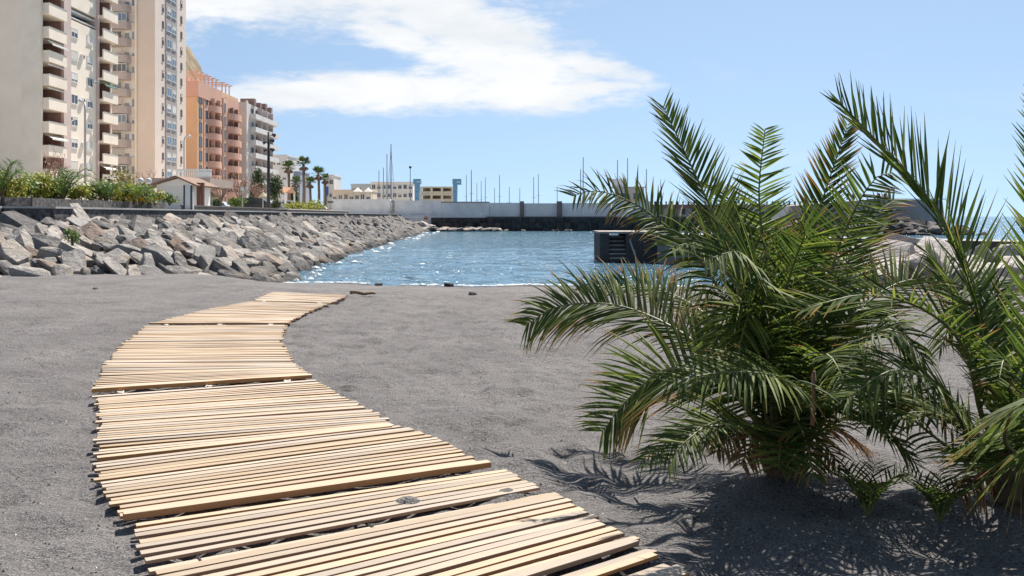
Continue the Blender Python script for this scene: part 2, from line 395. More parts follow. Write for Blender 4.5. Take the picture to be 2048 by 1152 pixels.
def rock_material(name, stops, rust, tan, dark_v=0.25):
    m = bpy.data.materials.new(name); m.use_nodes = True; t = NT(m.node_tree)
    b = m.node_tree.nodes['Principled BSDF']; b.inputs['Roughness'].default_value = 0.88; b.inputs['Specular IOR Level'].default_value = 0.3
    oi = t.n('ShaderNodeObjectInfo'); pos = t.n('ShaderNodeNewGeometry').outputs['Position']
    c = t.ramp(oi.outputs['Random'], stops)
    n1 = t.noise(pos, 3.2, 8, 0.68, 0.4)
    c = t.mix(0.85, c, t.ramp(n1, [(0.28, (0.30, 0.29, 0.29)), (0.5, (0.52, 0.51, 0.50)), (0.75, (0.80, 0.78, 0.75))]), 'OVERLAY')
    n2 = t.noise(pos, 0.9, 6, 0.7, 0.2)
    k = t.n('ShaderNodeMapRange'); t.l(n2, k.inputs[0]); k.inputs[1].default_value = 0.52; k.inputs[2].default_value = 0.68; k.inputs[4].default_value = 0.45
    c = t.mix(k.outputs[0], c, tan)
    n4 = t.noise(pos, 1.3, 6, 0.7, 0.6)
    k = t.n('ShaderNodeMapRange'); t.l(n4, k.inputs[0]); k.inputs[1].default_value = 0.63; k.inputs[2].default_value = 0.74; k.inputs[4].default_value = 0.7
    c = t.mix(k.outputs[0], c, rust)
    vv = t.n('ShaderNodeTexVoronoi', feature='DISTANCE_TO_EDGE'); vv.inputs['Scale'].default_value = 1.1; t.l(pos, vv.inputs['Vector'])
    # wet algae-dark band near the waterline
    sp = t.n('ShaderNodeSeparateXYZ'); t.l(pos, sp.inputs[0])
    wet = t.n('ShaderNodeMapRange'); t.l(t.math('ADD', sp.outputs[2], t.math('MULTIPLY', n1, 0.5)), wet.inputs[0]); wet.inputs[1].default_value = 0.12; wet.inputs[2].default_value = -0.18
    c = t.mix(t.math('MULTIPLY', wet.outputs[0], 0.8), c, (0.03, 0.029, 0.028))
    t.l(c, b.inputs['Base Color'])
    h = t.math('ADD', t.noise(pos, 6.0, 8, 0.7, 0.3), t.math('MULTIPLY', n1, 1.5))
    bp = t.n('ShaderNodeBump'); bp.inputs['Strength'].default_value = 1.0; bp.inputs['Distance'].default_value = 0.09
    t.l(h, bp.inputs['Height']); t.l(bp.outputs[0], b.inputs['Normal']); return m
ROCK = rock_material('basalt_boulder', [(0.0, (0.075, 0.072, 0.072)), (0.22, (0.17, 0.162, 0.157)), (0.6, (0.30, 0.286, 0.272)), (0.85, (0.38, 0.34, 0.30)), (1.0, (0.17, 0.12, 0.097))],
                     (0.20, 0.105, 0.05), (0.42, 0.325, 0.225))
PALE = rock_material('pale_boulder', [(0.0, (0.40, 0.37, 0.35)), (0.5, (0.46, 0.425, 0.405)), (1.0, (0.30, 0.28, 0.27))], (0.26, 0.17, 0.13), (0.34, 0.28, 0.24))
DARKROCK = rock_material('wet_dark_boulder', [(0.0, (0.035, 0.034, 0.036)), (0.6, (0.07, 0.066, 0.066)), (1.0, (0.16, 0.15, 0.145))], (0.10, 0.06, 0.04), (0.14, 0.12, 0.10))

# toe and crest of the revetment (paired stations, from off-frame left round the corner and away)
TOE = [(-30, 22.6), (-20, 23.6), (-13.7, 24.2), (-10.2, 24.9), (-7.9, 26.2), (-7.2, 28.6), (-7.7, 34), (-8.8, 50), (-10.2, 85), (-12.0, 133)]
TOP = [(-30, 29.5), (-21, 30.0), (-17.3, 30.6), (-16.4, 31.6), (-16.1, 33.5), (-16.05, 36.5), (-16, 42), (-16, 56), (-16, 88), (-16.2, 133)]
TOEZ = [-0.1, -0.1, -0.1, -0.15, -0.35, -0.6, -0.75, -0.75, -0.75, -0.75]
seglen = [0]
for i in range(1, len(TOE)):
    seglen.append(seglen[-1]+0.5*(math.dist(TOE[i], TOE[i-1])+math.dist(TOP[i], TOP[i-1])))
def rev(s, v):
    """point on the revetment face; s metres along, v 0 toe..1 crest"""
    i = max(0, min(len(TOE)-2, next((k for k in range(len(seglen)-1) if s < seglen[k+1]), len(TOE)-2)))
    t = (s-seglen[i])/(seglen[i+1]-seglen[i])
    a = Vector((*TOE[i], TOEZ[i])).lerp(Vector((*TOE[i+1], TOEZ[i+1])), t)
    b = Vector((*TOP[i], 1.42)).lerp(Vector((*TOP[i+1], 1.42)), t)
    p = a.lerp(b, v); p.z = a.z+(b.z-a.z)*(v**0.72); return p
bed = MB(); NS, NV = 90, 8
gridp = [[rev(seglen[-1]*i/NS, j/NV)-Vector((0, 0, 0.30)) for j in range(NV+1)] for i in range(NS+1)]
bv = [p for row in gridp for p in row]
bed.add(bv, [(i*(NV+1)+j, (i+1)*(NV+1)+j, (i+1)*(NV+1)+j+1, i*(NV+1)+j+1) for i in range(NS) for j in range(NV)])
rv = root('rock_revetment', (-12, 40, 0), 'long sloping bank of grey boulders between beach and promenade wall', 'rock bank')
bed.build('rubble_bed', mat('dark_rubble', (0.05, 0.047, 0.046), 0.95, 0.5, 5.0, 0.1, 8.0), rv)
stones = [rock_mesh(100+i, (R.uniform(0.9, 1.35), R.uniform(0.5, 0.8), R.uniform(0.30, 0.5))) for i in range(14)]
for s_ in stones: s_.materials.append(ROCK)
placed = []; cells = {}
cand = []
def try_place(p, rad, fac):
    kx, ky = int(p.x//2), int(p.y//2)
    for dx in (-1, 0, 1):
        for dy in (-1, 0, 1):
            for (q, rq) in cells.get((kx+dx, ky+dy), ()):
                if (q-p).length < (rad+rq)*fac: return False
    cells.setdefault((kx, ky), []).append((p, rad)); return True
rr = random.Random(11)
for (rmin, rmax, tries, fac) in ((0.40, 0.60, 6000, 0.86), (0.27, 0.38, 16000, 0.78), (0.16, 0.25, 16000, 0.78)):
    for k in range(tries):
        s = rr.uniform(2, seglen[-1]); v = rr.uniform(-0.02, 1.0); p = rev(s, max(v, 0))
        if p.x < -22: continue
        rad = rr.uniform(rmin, rmax)*(0.85 if p.y > 60 else 1.0)
        if p.y > 75 and rad < 0.35: continue
        if try_place(p, rad, fac):
            placed.append((p, rad, s, v))
def show(it): return it[1]/it[0].y*(1 if -0.6 < it[0].x/it[0].y < 0.6 else 0.2)
placed.sort(key=show, reverse=True)
def rock_rot(r_):
    # slabs dip towards the water (+X) and a little towards the beach
    yaw = r_.gauss(-0.25, 0.5); M = Matrix.Rotation(r_.gauss(0.48, 0.17), 4, 'Y') @ Matrix.Rotation(r_.gauss(0.34, 0.18), 4, 'X') @ Matrix.Rotation(yaw, 4, 'Z')
    return M
restmb = MB()
for k, (p, rad, s, v) in enumerate(placed):
    me_ = stones[rr.randrange(len(stones))]; M = rock_rot(rr)
    sc_ = (rad*rr.uniform(1.05, 1.4), rad*rr.uniform(1.0, 1.25), rad*rr.uniform(0.9, 1.3))
    pos = p+Vector((0, 0, rr.uniform(-0.22, 0.10)))
    if k < 300:
        inst('stone', me_, rv, pos, M.to_euler(), sc_)
    else:
        S = M @ Matrix.Diagonal((*sc_, 1))
        restmb.add([S @ v_.co+pos for v_ in me_.vertices], [tuple(f.vertices) for f in me_.polygons])
o = restmb.build('small_stones', ROCK, rv); o['kind'] = 'stuff'

# stones lying on the sand and at the water's edge
lone = [(898, 573, 0.17, 'dark wet stone lying at the water edge right of the walkway end', DARKROCK), (948, 592, 0.13, 'small dark stone on the sand near the shore, right of the shore stone', DARKROCK),
        (757, 571, 0.13, 'low dark stone at the water edge beyond the walkway end', DARKROCK), (190, 583, 0.07, 'tiny dark pebble alone on the sand below the boulder bank', DARKROCK)]
for i, (px, py, r, lab, m_) in enumerate(lone):
    z = -0.42 if py < 580 else -0.06
    g = G(px, py, z); me_ = rock_mesh(300+i, (1.0, 0.7, 0.5)); me_.materials.append(m_)
    o = inst('stone', me_, None, (g.x, g.y, float(sand_h(g.x, g.y))+r*0.2), (0.1, 0.1, R.uniform(-0.5, 0.5)), (r, r, r)); tag(o, lab, 'stone')

# pebbles, grit and shell bits scattered on the near sand
pb = MB(); pr = random.Random(5)
for k in range(2600):
    py = pr.uniform(600, 1152)**1.0; px = pr.uniform(-60, 2100); g = G(px, py)
    r = pr.uniform(0.003, 0.010)*(1.6 if pr.random() < 0.08 else 1)
    z = float(sand_h(g.x, g.y))+r*0.3; a0 = pr.random()*6
    pts = [(g.x+math.cos(a0+a*1.57)*r*pr.uniform(0.7, 1.3), g.y+math.sin(a0+a*1.57)*r*pr.uniform(0.7, 1.3), z-r*0.4) for a in range(4)]
    pb.add(pts+[(g.x, g.y, z+r*0.6)], [(0, 1, 4), (1, 2, 4), (2, 3, 4), (3, 0, 4)])
def pebble_mat():
    m = bpy.data.materials.new('beach_grit'); m.use_nodes = True; t = NT(m.node_tree); b = m.node_tree.nodes['Principled BSDF']
    geo = t.n('ShaderNodeNewGeometry')
    t.l(t.ramp(geo.outputs['Random Per Island'], [(0.0, (0.02, 0.02, 0.022)), (0.55, (0.06, 0.055, 0.055)), (0.72, (0.25, 0.22, 0.2)), (0.9, (0.5, 0.46, 0.42))]), b.inputs['Base Color'])
    b.inputs['Roughness'].default_value = 0.8; return m
o = pb.build('beach_pebbles', pebble_mat()); tag(o, 'tiny pebbles and shell grit scattered over the sand', 'pebbles', kind='stuff')

# ------------------------------------------------------------------ boardwalk
def wood_material(name, lo, hi, dark):
    m = bpy.data.materials.new(name); m.use_nodes = True; t = NT(m.node_tree)
    b = m.node_tree.nodes['Principled BSDF']; b.inputs['Roughness'].default_value = 0.72; b.inputs['Specular IOR Level'].default_value = 0.25
    tcn = t.n('ShaderNodeTexCoord'); oi = t.n('ShaderNodeObjectInfo')
    cb = t.n('ShaderNodeCombineXYZ'); t.l(t.math('MULTIPLY', oi.outputs['Random'], 60.0), cb.inputs[1])
    va = t.n('ShaderNodeVectorMath', operation='ADD'); t.l(tcn.outputs['Object'], va.inputs[0]); t.l(cb.outputs[0], va.inputs[1])
    g = t.noise(t.mapping(va.outputs[0], scale=(1.6, 26, 26)), 1.6, 6, 0.6, 0.6)
    c = t.ramp(g, [(0.25, lo), (0.55, hi), (0.8, tuple(min(1, x*1.08) for x in hi))])
    kn = t.noise(t.mapping(va.outputs[0], scale=(3.0, 14, 14)), 1.0, 3, 0.5)
    r2 = t.n('ShaderNodeMapRange'); t.l(kn, r2.inputs[0]); r2.inputs[1].default_value = 0.66; r2.inputs[2].default_value = 0.76; r2.inputs[4].default_value = 0.55
    c = t.mix(r2.outputs[0], c, dark)
    gr = t.noise(t.n('ShaderNodeNewGeometry').outputs['Position'], 1.4, 5, 0.6)
    r3 = t.n('ShaderNodeMapRange'); t.l(gr, r3.inputs[0]); r3.inputs[1].default_value = 0.50; r3.inputs[2].default_value = 0.72; r3.inputs[4].default_value = 0.45
    c = t.mix(r3.outputs[0], c, (0.34, 0.30, 0.265))
    # sun-bleached upper face; orange-brown shade of the sawn edges painted into their colour
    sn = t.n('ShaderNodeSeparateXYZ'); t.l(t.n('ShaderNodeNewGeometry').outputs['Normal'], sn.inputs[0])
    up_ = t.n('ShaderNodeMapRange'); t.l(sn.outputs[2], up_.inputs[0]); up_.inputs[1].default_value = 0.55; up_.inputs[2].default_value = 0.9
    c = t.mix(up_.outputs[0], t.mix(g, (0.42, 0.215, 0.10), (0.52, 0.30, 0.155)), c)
    hsv = t.n('ShaderNodeHueSaturation'); t.l(c, hsv.inputs['Color'])
    k = t.n('ShaderNodeMapRange'); t.l(oi.outputs['Random'], k.inputs[0]); k.inputs[3].default_value = 0.70; k.inputs[4].default_value = 1.08
    t.l(k.outputs[0], hsv.inputs['Value'])
    k2 = t.n('ShaderNodeMapRange'); t.l(t.math('FRACT', t.math('MULTIPLY', oi.outputs['Random'], 7.13)), k2.inputs[0]); k2.inputs[3].default_value = 0.75; k2.inputs[4].default_value = 1.2
    t.l(k2.outputs[0], hsv.inputs['Saturation']); t.l(hsv.outputs[0], b.inputs['Base Color'])
    bp = t.n('ShaderNodeBump'); bp.inputs['Strength'].default_value = 0.5; bp.inputs['Distance'].default_value = 0.003
    t.l(g, bp.inputs['Height']); t.l(bp.outputs[0], b.inputs['Normal']); return m
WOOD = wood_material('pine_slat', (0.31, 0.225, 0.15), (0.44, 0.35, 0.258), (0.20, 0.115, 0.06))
def slat_mesh(seed):
    r = random.Random(seed); bm = bmesh.new()
    bmesh.ops.create_cube(bm, size=1.0)
    bmesh.ops.subdivide_edges(bm, edges=[e for e in bm.edges if abs(e.verts[0].co.x-e.verts[1].co.x) > 0.5], cuts=5)
    for v in bm.verts:
        v.co.z += 0.10*mnoise.noise(Vector((v.co.x*3, seed*5.3, 0)))*1.0; v.co.y += 0.025*mnoise.noise(Vector((v.co.x*2.2, seed*9.1, 4)))
    ed = [e for e in bm.edges if e.is_manifold and e.calc_face_angle(0) > 0.8]
    bmesh.ops.bevel(bm, geom=ed, offset=0.045, segments=1, affect='EDGES')
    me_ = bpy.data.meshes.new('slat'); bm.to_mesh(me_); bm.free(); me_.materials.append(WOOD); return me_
slats = [slat_mesh(i) for i in range(8)]
SECT = [ # (left px,py),(right px,py) stations of each rolled-out section, far end first
    [((541, 583), (697, 589)), ((506, 600), (664, 605))],
    [((500, 602), (656, 607)), ((430, 615), (622, 622)), ((300, 647), (574, 646))],
    [((292, 652), (573, 650)), ((246, 686), (561, 682)), ((208, 730), (590, 728)), ((186, 783), (623, 754))],
    [((190, 793), (632, 760)), ((200, 832), (705, 800)), ((194, 880), (775, 838)), ((192, 914), (788, 850))],
    [((191, 925), (807, 849)), ((197, 958), (866, 869)), ((247, 1036), (982, 930))],
    [((262, 1048), (1006, 939)), ((312, 1150), (1112, 988)), ((345, 1365), (1281, 1080))],
    [((352, 1402), (1304, 1094)), ((471, 1747), (1500, 1230))]]
bw = root('boardwalk', G(500, 900), 'curving walkway of pale wooden slats rolled out over the dark sand', 'boardwalk')
ROPE = mat('pale_rope', (0.62, 0.57, 0.50), 0.85, 0.2, 60.0)
STRAP = mat('dark_webbing', (0.035, 0.03, 0.03), 0.9, 0.3, 30.0)
bwr = random.Random(23); TOPZ = 0.055
def slat_at(stations, t):
    i = min(len(stations)-2, int(t)); f = t-i
    (l0, r0), (l1, r1) = stations[i], stations[i+1]
    return l0.lerp(l1, f), r0.lerp(r1, f)
for si, sec in enumerate(SECT):
    stn = [(G(*l, TOPZ), G(*r_, TOPZ)) for l, r_ in sec]
    # walk along the section and drop slats at an uneven pitch
    mids = [(a+b)/2 for a, b in stn]; lens = [0]
    for i in range(1, len(mids)):
        lens.append(lens[-1]+0.5*((stn[i][0]-stn[i-1][0]).length+(stn[i][1]-stn[i-1][1]).length))
    pitch = 0.077; n = max(2, int(round(lens[-1]/pitch)))
    us = []
    for k in range(n+1):
        d = lens[-1]*k/n; i = max(j for j in range(len(lens)) if lens[j] <= d+1e-9); i = min(i, len(lens)-2)
        us.append(i+(d-lens[i])/(lens[i+1]-lens[i]))
    ends = [slat_at(stn, u) for u in us]
    st_mb = MB()
    for fr in (0.10, 0.5, 0.88):
        st_mb.tube([(l.lerp(r_, fr))-Vector((0, 0, 0.026)) for l, r_ in ends], 0.009, 5)
    part = st_mb.build('webbing', STRAP, bw)
    for k, (l, r_) in enumerate(ends):
        last = k == len(ends)-1; jit = 0.006
        l = l+Vector((bwr.uniform(-0.03, 0.03), bwr.gauss(0, jit*0.25), bwr.gauss(0, 0.002)))
        r_ = r_+Vector((bwr.uniform(-0.03, 0.03), bwr.gauss(0, jit*0.4), bwr.gauss(0, 0.003)))
        c = (l+r_)/2; d = r_-l; L = d.length
        z = float(np.mean(sand_h(np.array([l.x, c.x, r_.x]), np.array([l.y, c.y, r_.y]), False)))
        c.z += z*0.5+(0.020 if last and si in (2, 4) else 0.004 if last else 0)
        if (si, k) in ((5, 7), (6, 2)): c.z -= 0.02
        M = Vector((1, 0, 0)).rotation_difference(d.normalized()).to_euler()
        M.x += bwr.gauss(0, 0.02)
        wd = bwr.choice([0.050, 0.052, 0.054, 0.057]) if not last else 0.064
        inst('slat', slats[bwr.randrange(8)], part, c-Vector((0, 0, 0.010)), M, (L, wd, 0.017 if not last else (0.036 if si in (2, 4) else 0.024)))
    if si < 3:                                         # cord ties to the next section
        l, r_ = ends[-1]
        for fr in ((0.13, 0.52, 0.89) if si in (1, 2) else (0.15, 0.85)):
            p = l.lerp(r_, fr)+Vector((0, -0.05, -0.012)); kn = MB()
            for q in range(3):
                a0 = bwr.random()*6
                kn.tube([p+Vector((math.cos(a0+a*0.9)*0.020*(1+0.3*q), math.sin(a0+a*0.9)*0.018-0.012*q, 0.006*math.sin(a*2+q))) for a in range(8)], 0.006, 5)
            kn.tube([p, p+Vector((bwr.uniform(-0.02, 0.05), -0.07, 0.0)), p+Vector((bwr.uniform(0.03, 0.13), -0.12, 0.005))], 0.005, 5)
            kn.build('rope_knot', ROPE, part, smooth=True)
# pole on the sand at the far end of the walkway
st = MB(); a = G(700, 588, 0.02); b = G(752, 590, 0.0)
pts = [a.lerp(b, t)+Vector((0, 0.05*math.sin(t*5), 0.03+0.015*math.sin(t*9))) for t in np.linspace(0, 1, 8)]
st.tube(pts, [0.04, 0.038, 0.036, 0.04, 0.034, 0.03, 0.028, 0.02], 7)
o = st.build('driftwood_stick', mat('driftwood', (0.26, 0.17, 0.11), 0.85, 0.3, 9.0, 0.01), None, a, True); tag(o, 'brown driftwood stick lying at the far end of the walkway', 'stick')
# ------------------------------------------------------------------ palms
def leaf_material(name, green, lit, dry, trans=0.32, rough=0.42):
    m = bpy.data.materials.new(name); m.use_nodes = True; t = NT(m.node_tree); nt = m.node_tree
    b = nt.nodes['Principled BSDF']; b.inputs['Roughness'].default_value = rough; b.inputs['Specular IOR Level'].default_value = 0.2
    at = t.n('ShaderNodeAttribute'); at.attribute_name = 'leaf'; sp = t.n('ShaderNodeSeparateColor'); t.l(at.outputs['Color'], sp.inputs[0])
    c = t.ramp(sp.outputs[1], [(0.0, tuple(x*0.65 for x in green)), (0.5, green), (1.0, lit)])
    # dry tips: position along the leaflet plus how dry the leaflet is
    k = t.math('ADD', sp.outputs[0], t.math('SUBTRACT', t.math('MULTIPLY', sp.outputs[2], 1.3), 1.0))
    r = t.n('ShaderNodeMapRange'); t.l(k, r.inputs[0]); r.inputs[1].default_value = -0.02; r.inputs[2].default_value = 0.35
    c = t.mix(r.outputs[0], c, dry)
    t.l(c, b.inputs['Base Color'])
    tr = t.n('ShaderNodeBsdfTranslucent'); hs = t.n('ShaderNodeHueSaturation'); t.l(c, hs.inputs['Color']); hs.inputs['Value'].default_value = 1.7; hs.inputs['Saturation'].default_value = 1.1
    t.l(hs.outputs[0], tr.inputs['Color'])
    mx = t.n('ShaderNodeMixShader'); mx.inputs[0].default_value = trans; t.l(b.outputs[0], mx.inputs[1]); t.l(tr.outputs[0], mx.inputs[2])
    t.l(mx.outputs[0], nt.nodes['Material Output'].inputs[0]); return m
PALM = leaf_material('palm_leaf', (0.062, 0.096, 0.023), (0.165, 0.20, 0.048), (0.30, 0.165, 0.065), 0.38, 0.6)
STEM = mat('palm_rachis', (0.14, 0.145, 0.05), 0.5, 0.3, 8.0)
DEADSTEM = mat('dead_rachis', (0.19, 0.10, 0.055), 0.7, 0.3, 8.0)
BARK = mat('palm_bark', (0.12, 0.075, 0.045), 0.95, 0.5, 14.0, 0.03, 25.0)

def catmull(pts, n):
    pts = [Vector(p) for p in pts]; P_ = [2*pts[0]-pts[1]]+pts+[2*pts[-1]-pts[-2]]; out = []
    segs = len(pts)-1
    for k in range(n+1):
        u = k/n*segs; i = min(segs-1, int(u)); t = u-i; a, b, c, d = P_[i:i+4]
        out.append(0.5*((2*b)+(c-a)*t+(2*a-5*b+4*c-d)*t*t+(3*b-a-3*c+d)*t**3))
    # even arc length
    L = [0]
    for i in range(1, len(out)): L.append(L[-1]+(out[i]-out[i-1]).length)
    res = []; j = 0
    for k in range(n+1):
        d = L[-1]*k/n
        while j < len(L)-2 and L[j+1] < d: j += 1
        t = (d-L[j])/max(1e-6, L[j+1]-L[j]); res.append(out[j].lerp(out[j+1], min(1, t)))
    return res, L[-1]
def frond(parent, pts, up, leaf=0.34, wid=0.027, pitch=0.0205, dry=0.25, seed=0, start=0.16, vee=0.55, sag=0.25, leafmat=None, stem=None, stem_r=0.011, name='frond', forward=0.75, nseg=4, stiff=0.12):
    """feather leaf: rachis through pts, two ranks of folded leaflets; 'up' is the upper side of the blade"""
    r = random.Random(seed); n = 40; cur, L = catmull(pts, n); up = Vector(up).normalized()
    lm = MB(); count = max(8, int(L*(1-start)/pitch))
    for k in range(count):
        f = start+(1-start)*(k+0.5)/count
        for side in (-1, 1):
            ff = min(0.999, f+r.uniform(-0.4, 0.4)/count); i = min(n-1, int(ff*n)); t = ff*n-i
            p = cur[i].lerp(cur[i+1], t); tan = (cur[min(n, i+2)]-cur[max(0, i-1)]).normalized()
            sd = tan.cross(up)
            if sd.length < 0.05: sd = tan.cross(Vector((0.3, 1, 0.2)))
            sd.normalize(); nrm = sd.cross(tan).normalized(); sd *= side
            prof = (0.45+0.55*min(1, (f-start)/0.22))*(1.0-0.62*max(0, (f-0.55)/0.45)**1.8)
            ln = 1.12*leaf*prof*r.uniform(0.82, 1.12)
            fw = forward*(0.80+0.35*f)+r.gauss(0, stiff); v_ = vee*(1-0.4*f)+r.gauss(0, stiff)
            d = (sd+tan*fw+nrm*v_).normalized()
            w_ = wid*r.uniform(0.8, 1.15)*(0.7+0.3*prof)
            across = d.cross(nrm); across.normalize(); fold = d.cross(across).normalized()
            roll = r.gauss(0, 0.35); across = (across*math.cos(roll)+fold*math.sin(roll)); fold = d.cross(across)
            k0 = len(lm.v); rv_ = r.random(); dr = min(1, max(0, dry*0.85-0.03+r.gauss(0, 0.13)))
            sg = sag*r.uniform(0.4, 1.5)
            q = p.copy(); dd = d.copy()
            for s_ in range(nseg+1):
                tt = s_/nseg; wv = w_*(0.45+0.75*tt if tt < 0.4 else (1-tt)*1.25+0.0)*0.5
                if s_ == nseg: wv = 0.0007
                lm.v += [tuple(q-across*wv+fold*wv*0.35), tuple(q-fold*wv*0.35), tuple(q+across*wv+fold*wv*0.35)]
                lm.c += [(tt, rv_, dr, 1)]*3
                dd = (dd+Vector((0, 0, -1))*sg/nseg*(0.5+tt)).normalized(); q = q+dd*ln/nseg
            for s_ in range(nseg):
                a = k0+s_*3; lm.f += [(a, a+1, a+4, a+3), (a+1, a+2, a+5, a+4)]
    o = lm.build(name, leafmat or PALM, parent)
    sm = MB(); rs = [stem_r*(1.5-1.3*k/n) for k in range(0, n+1, 2)]
    sm.tube(cur[::2], rs, 6); sm.build('rachis', stem or STEM, o, smooth=True)
    return o

def palm_trunk(parent, base, height, r0, seed):
    r = random.Random(seed); mb = MB(); prof = []
    for i in range(7): prof.append((r0*(1.15-0.25*i/6), height*i/6))
    mb.lathe(prof, (base.x, base.y, base.z-0.05), 14)
    tr = mb.build('trunk', BARK, parent, smooth=True)
    for k in range(26):                                # old leaf bases
        a = k*2.4; z = height*(0.05+0.85*k/26); ro = r0*0.95
        b = Vector((base.x+math.cos(a)*ro*0.8, base.y+math.sin(a)*ro*0.8, base.z+z))
        e = b+Vector((math.cos(a)*0.05, math.sin(a)*0.05, 0.13+r.uniform(-0.02, 0.04)))
        m2 = MB().tube([b, b.lerp(e, 0.5)+Vector((0, 0, -0.01)), e], [0.045, 0.035, 0.018], 6); m2.build('leaf_base', BARK, tr)

pa = G(1565, 985); pa.z = float(sand_h(pa.x, pa.y, False))
palmA = root('date_palm', pa, 'spreading young date palm with arching fronds beside the walkway', 'palm')
YA = pa.y
palm_trunk(palmA, pa, 0.20, 0.085, 1)
def fA(pts, **kw):
    """frond of palm A; points are (px, py, metres in front of or behind the trunk)"""
    base = Vector((pa.x, YA, pa.z+0.18)); q = [P(px, py, YA+dy) for px, py, dy in pts]
    d = (q[0]-base); b2 = base+Vector((d.x, d.y, 0)).normalized()*0.08 if Vector((d.x, d.y, 0)).length > 1e-3 else base
    return frond(palmA, [b2]+q, **kw)
U = Vector
fA([(1515, 700, 0.15), (1470, 530, 0.3), (1400, 370, 0.42), (1326, 212, 0.55)], up=U((0.4, -0.85, 0.3)), seed=1, leaf=0.33, dry=0.12, vee=0.45, sag=0.05, forward=1.0)
fA([(1548, 700, 0.25), (1538, 560, 0.42), (1518, 400, 0.5), (1530, 258, 0.36)], up=U((-0.15, -1, 0.25)), seed=2, leaf=0.24, dry=0.06, vee=0.35, sag=0.06, forward=0.55)
fA([(1580, 700, 0.3), (1600, 560, 0.5), (1645, 400, 0.7), (1696, 250, 0.85)], up=U((-0.35, -0.85, 0.3)), seed=3, leaf=0.27, dry=0.42, vee=0.45, sag=0.02, forward=1.1)
fA([(1600, 720, 0.1), (1645, 600, 0.15), (1690, 460, 0.15), (1745, 362, 0.05), (1785, 345, 0.0)], up=U((-0.55, -0.75, 0.4)), seed=4, leaf=0.31, dry=0.16, vee=0.3, sag=0.12, forward=0.5)
fA([(1490, 690, 0.2), (1400, 520, 0.35), (1290, 420, 0.45), (1200, 382, 0.45), (1145, 392, 0.4)], up=U((0.1, -0.7, 0.7)), seed=5, leaf=0.30, dry=0.30, vee=0.35, sag=0.75, forward=0.6)
fA([(1480, 720, 0.5), (1400, 620, 1.0), (1290, 572, 1.4), (1165, 568, 1.6)], up=U((0.1, -0.7, 0.7)), seed=6, leaf=0.30, dry=0.36, vee=0.5, sag=0.45)
fA([(1470, 770, 0.25), (1370, 670, 0.6), (1240, 612, 1.0), (1120, 612, 1.25), (1050, 652, 1.35)], up=U((0.1, -0.75, 0.65)), seed=7, leaf=0.50, wid=0.032, dry=0.25, vee=0.45, sag=0.8, pitch=0.018, start=0.3)
fA([(1480, 800, -0.1), (1410, 750, 0.0), (1330, 740, 0.15), (1255, 800, 0.3), (1205, 862, 0.4)], up=U((-0.3, -0.75, 0.6)), seed=8, wid=0.032, pitch=0.018, leaf=0.44, dry=0.32, vee=0.4, sag=0.35)
fA([(1490, 850, -0.4), (1430, 845, -0.6), (1375, 880, -0.75), (1335, 925, -0.8)], up=U((-0.1, -0.4, 0.9)), seed=9, leaf=0.30, dry=0.15, vee=0.35, sag=0.3)
fA([(1600, 800, -0.4), (1560, 755, -0.7), (1450, 745, -0.85), (1330, 765, -0.9)], up=U((0.05, -0.35, 0.95)), seed=10, leaf=0.33, dry=0.10, vee=0.3, sag=0.8)
fA([(1500, 640, -0.1), (1450, 540, -0.25), (1395, 488, -0.4), (1345, 495, -0.5)], up=U((0.0, -0.5, 0.8)), seed=11, leaf=0.36, dry=0.10, vee=0.4, sag=0.6)
fA([(1530, 640, -0.1), (1520, 560, -0.3), (1480, 505, -0.5), (1410, 520, -0.62)], up=U((0.1, -0.6, 0.7)), seed=12, leaf=0.40, dry=0.05, vee=0.3, sag=0.4)
fA([(1520, 600, 0.5), (1500, 480, 0.9), (1460, 400, 1.2), (1420, 370, 1.4)], up=U((0.3, -0.6, 0.6)), seed=13, leaf=0.34, dry=0.15, vee=0.4, sag=0.15)
fA([(1620, 700, 0.4), (1680, 560, 0.7), (1740, 440, 0.9), (1790, 400, 0.95)], up=U((-0.4, -0.6, 0.6)), seed=14, leaf=0.34, dry=0.42, vee=0.4, sag=0.3)
fA([(1650, 740, 0.1), (1720, 620, 0.2), (1820, 560, 0.3), (1920, 590, 0.3)], up=U((0.1, -0.4, 0.9)), seed=15, leaf=0.36, dry=0.25, vee=0.4, sag=0.3)
fA([(1640, 790, -0.2), (1720, 690, -0.4), (1790, 660, -0.55), (1850, 720, -0.6)], up=U((0.1, -0.4, 0.9)), seed=16, leaf=0.36, dry=0.05, vee=0.15, sag=1.1)
fA([(1560, 640, 0.1), (1590, 520, 0.1), (1610, 470, 0.0), (1600, 440, -0.1)], up=U((0.1, -0.9, 0.3)), seed=17, leaf=0.32, dry=0.15, vee=0.4, sag=0.2)
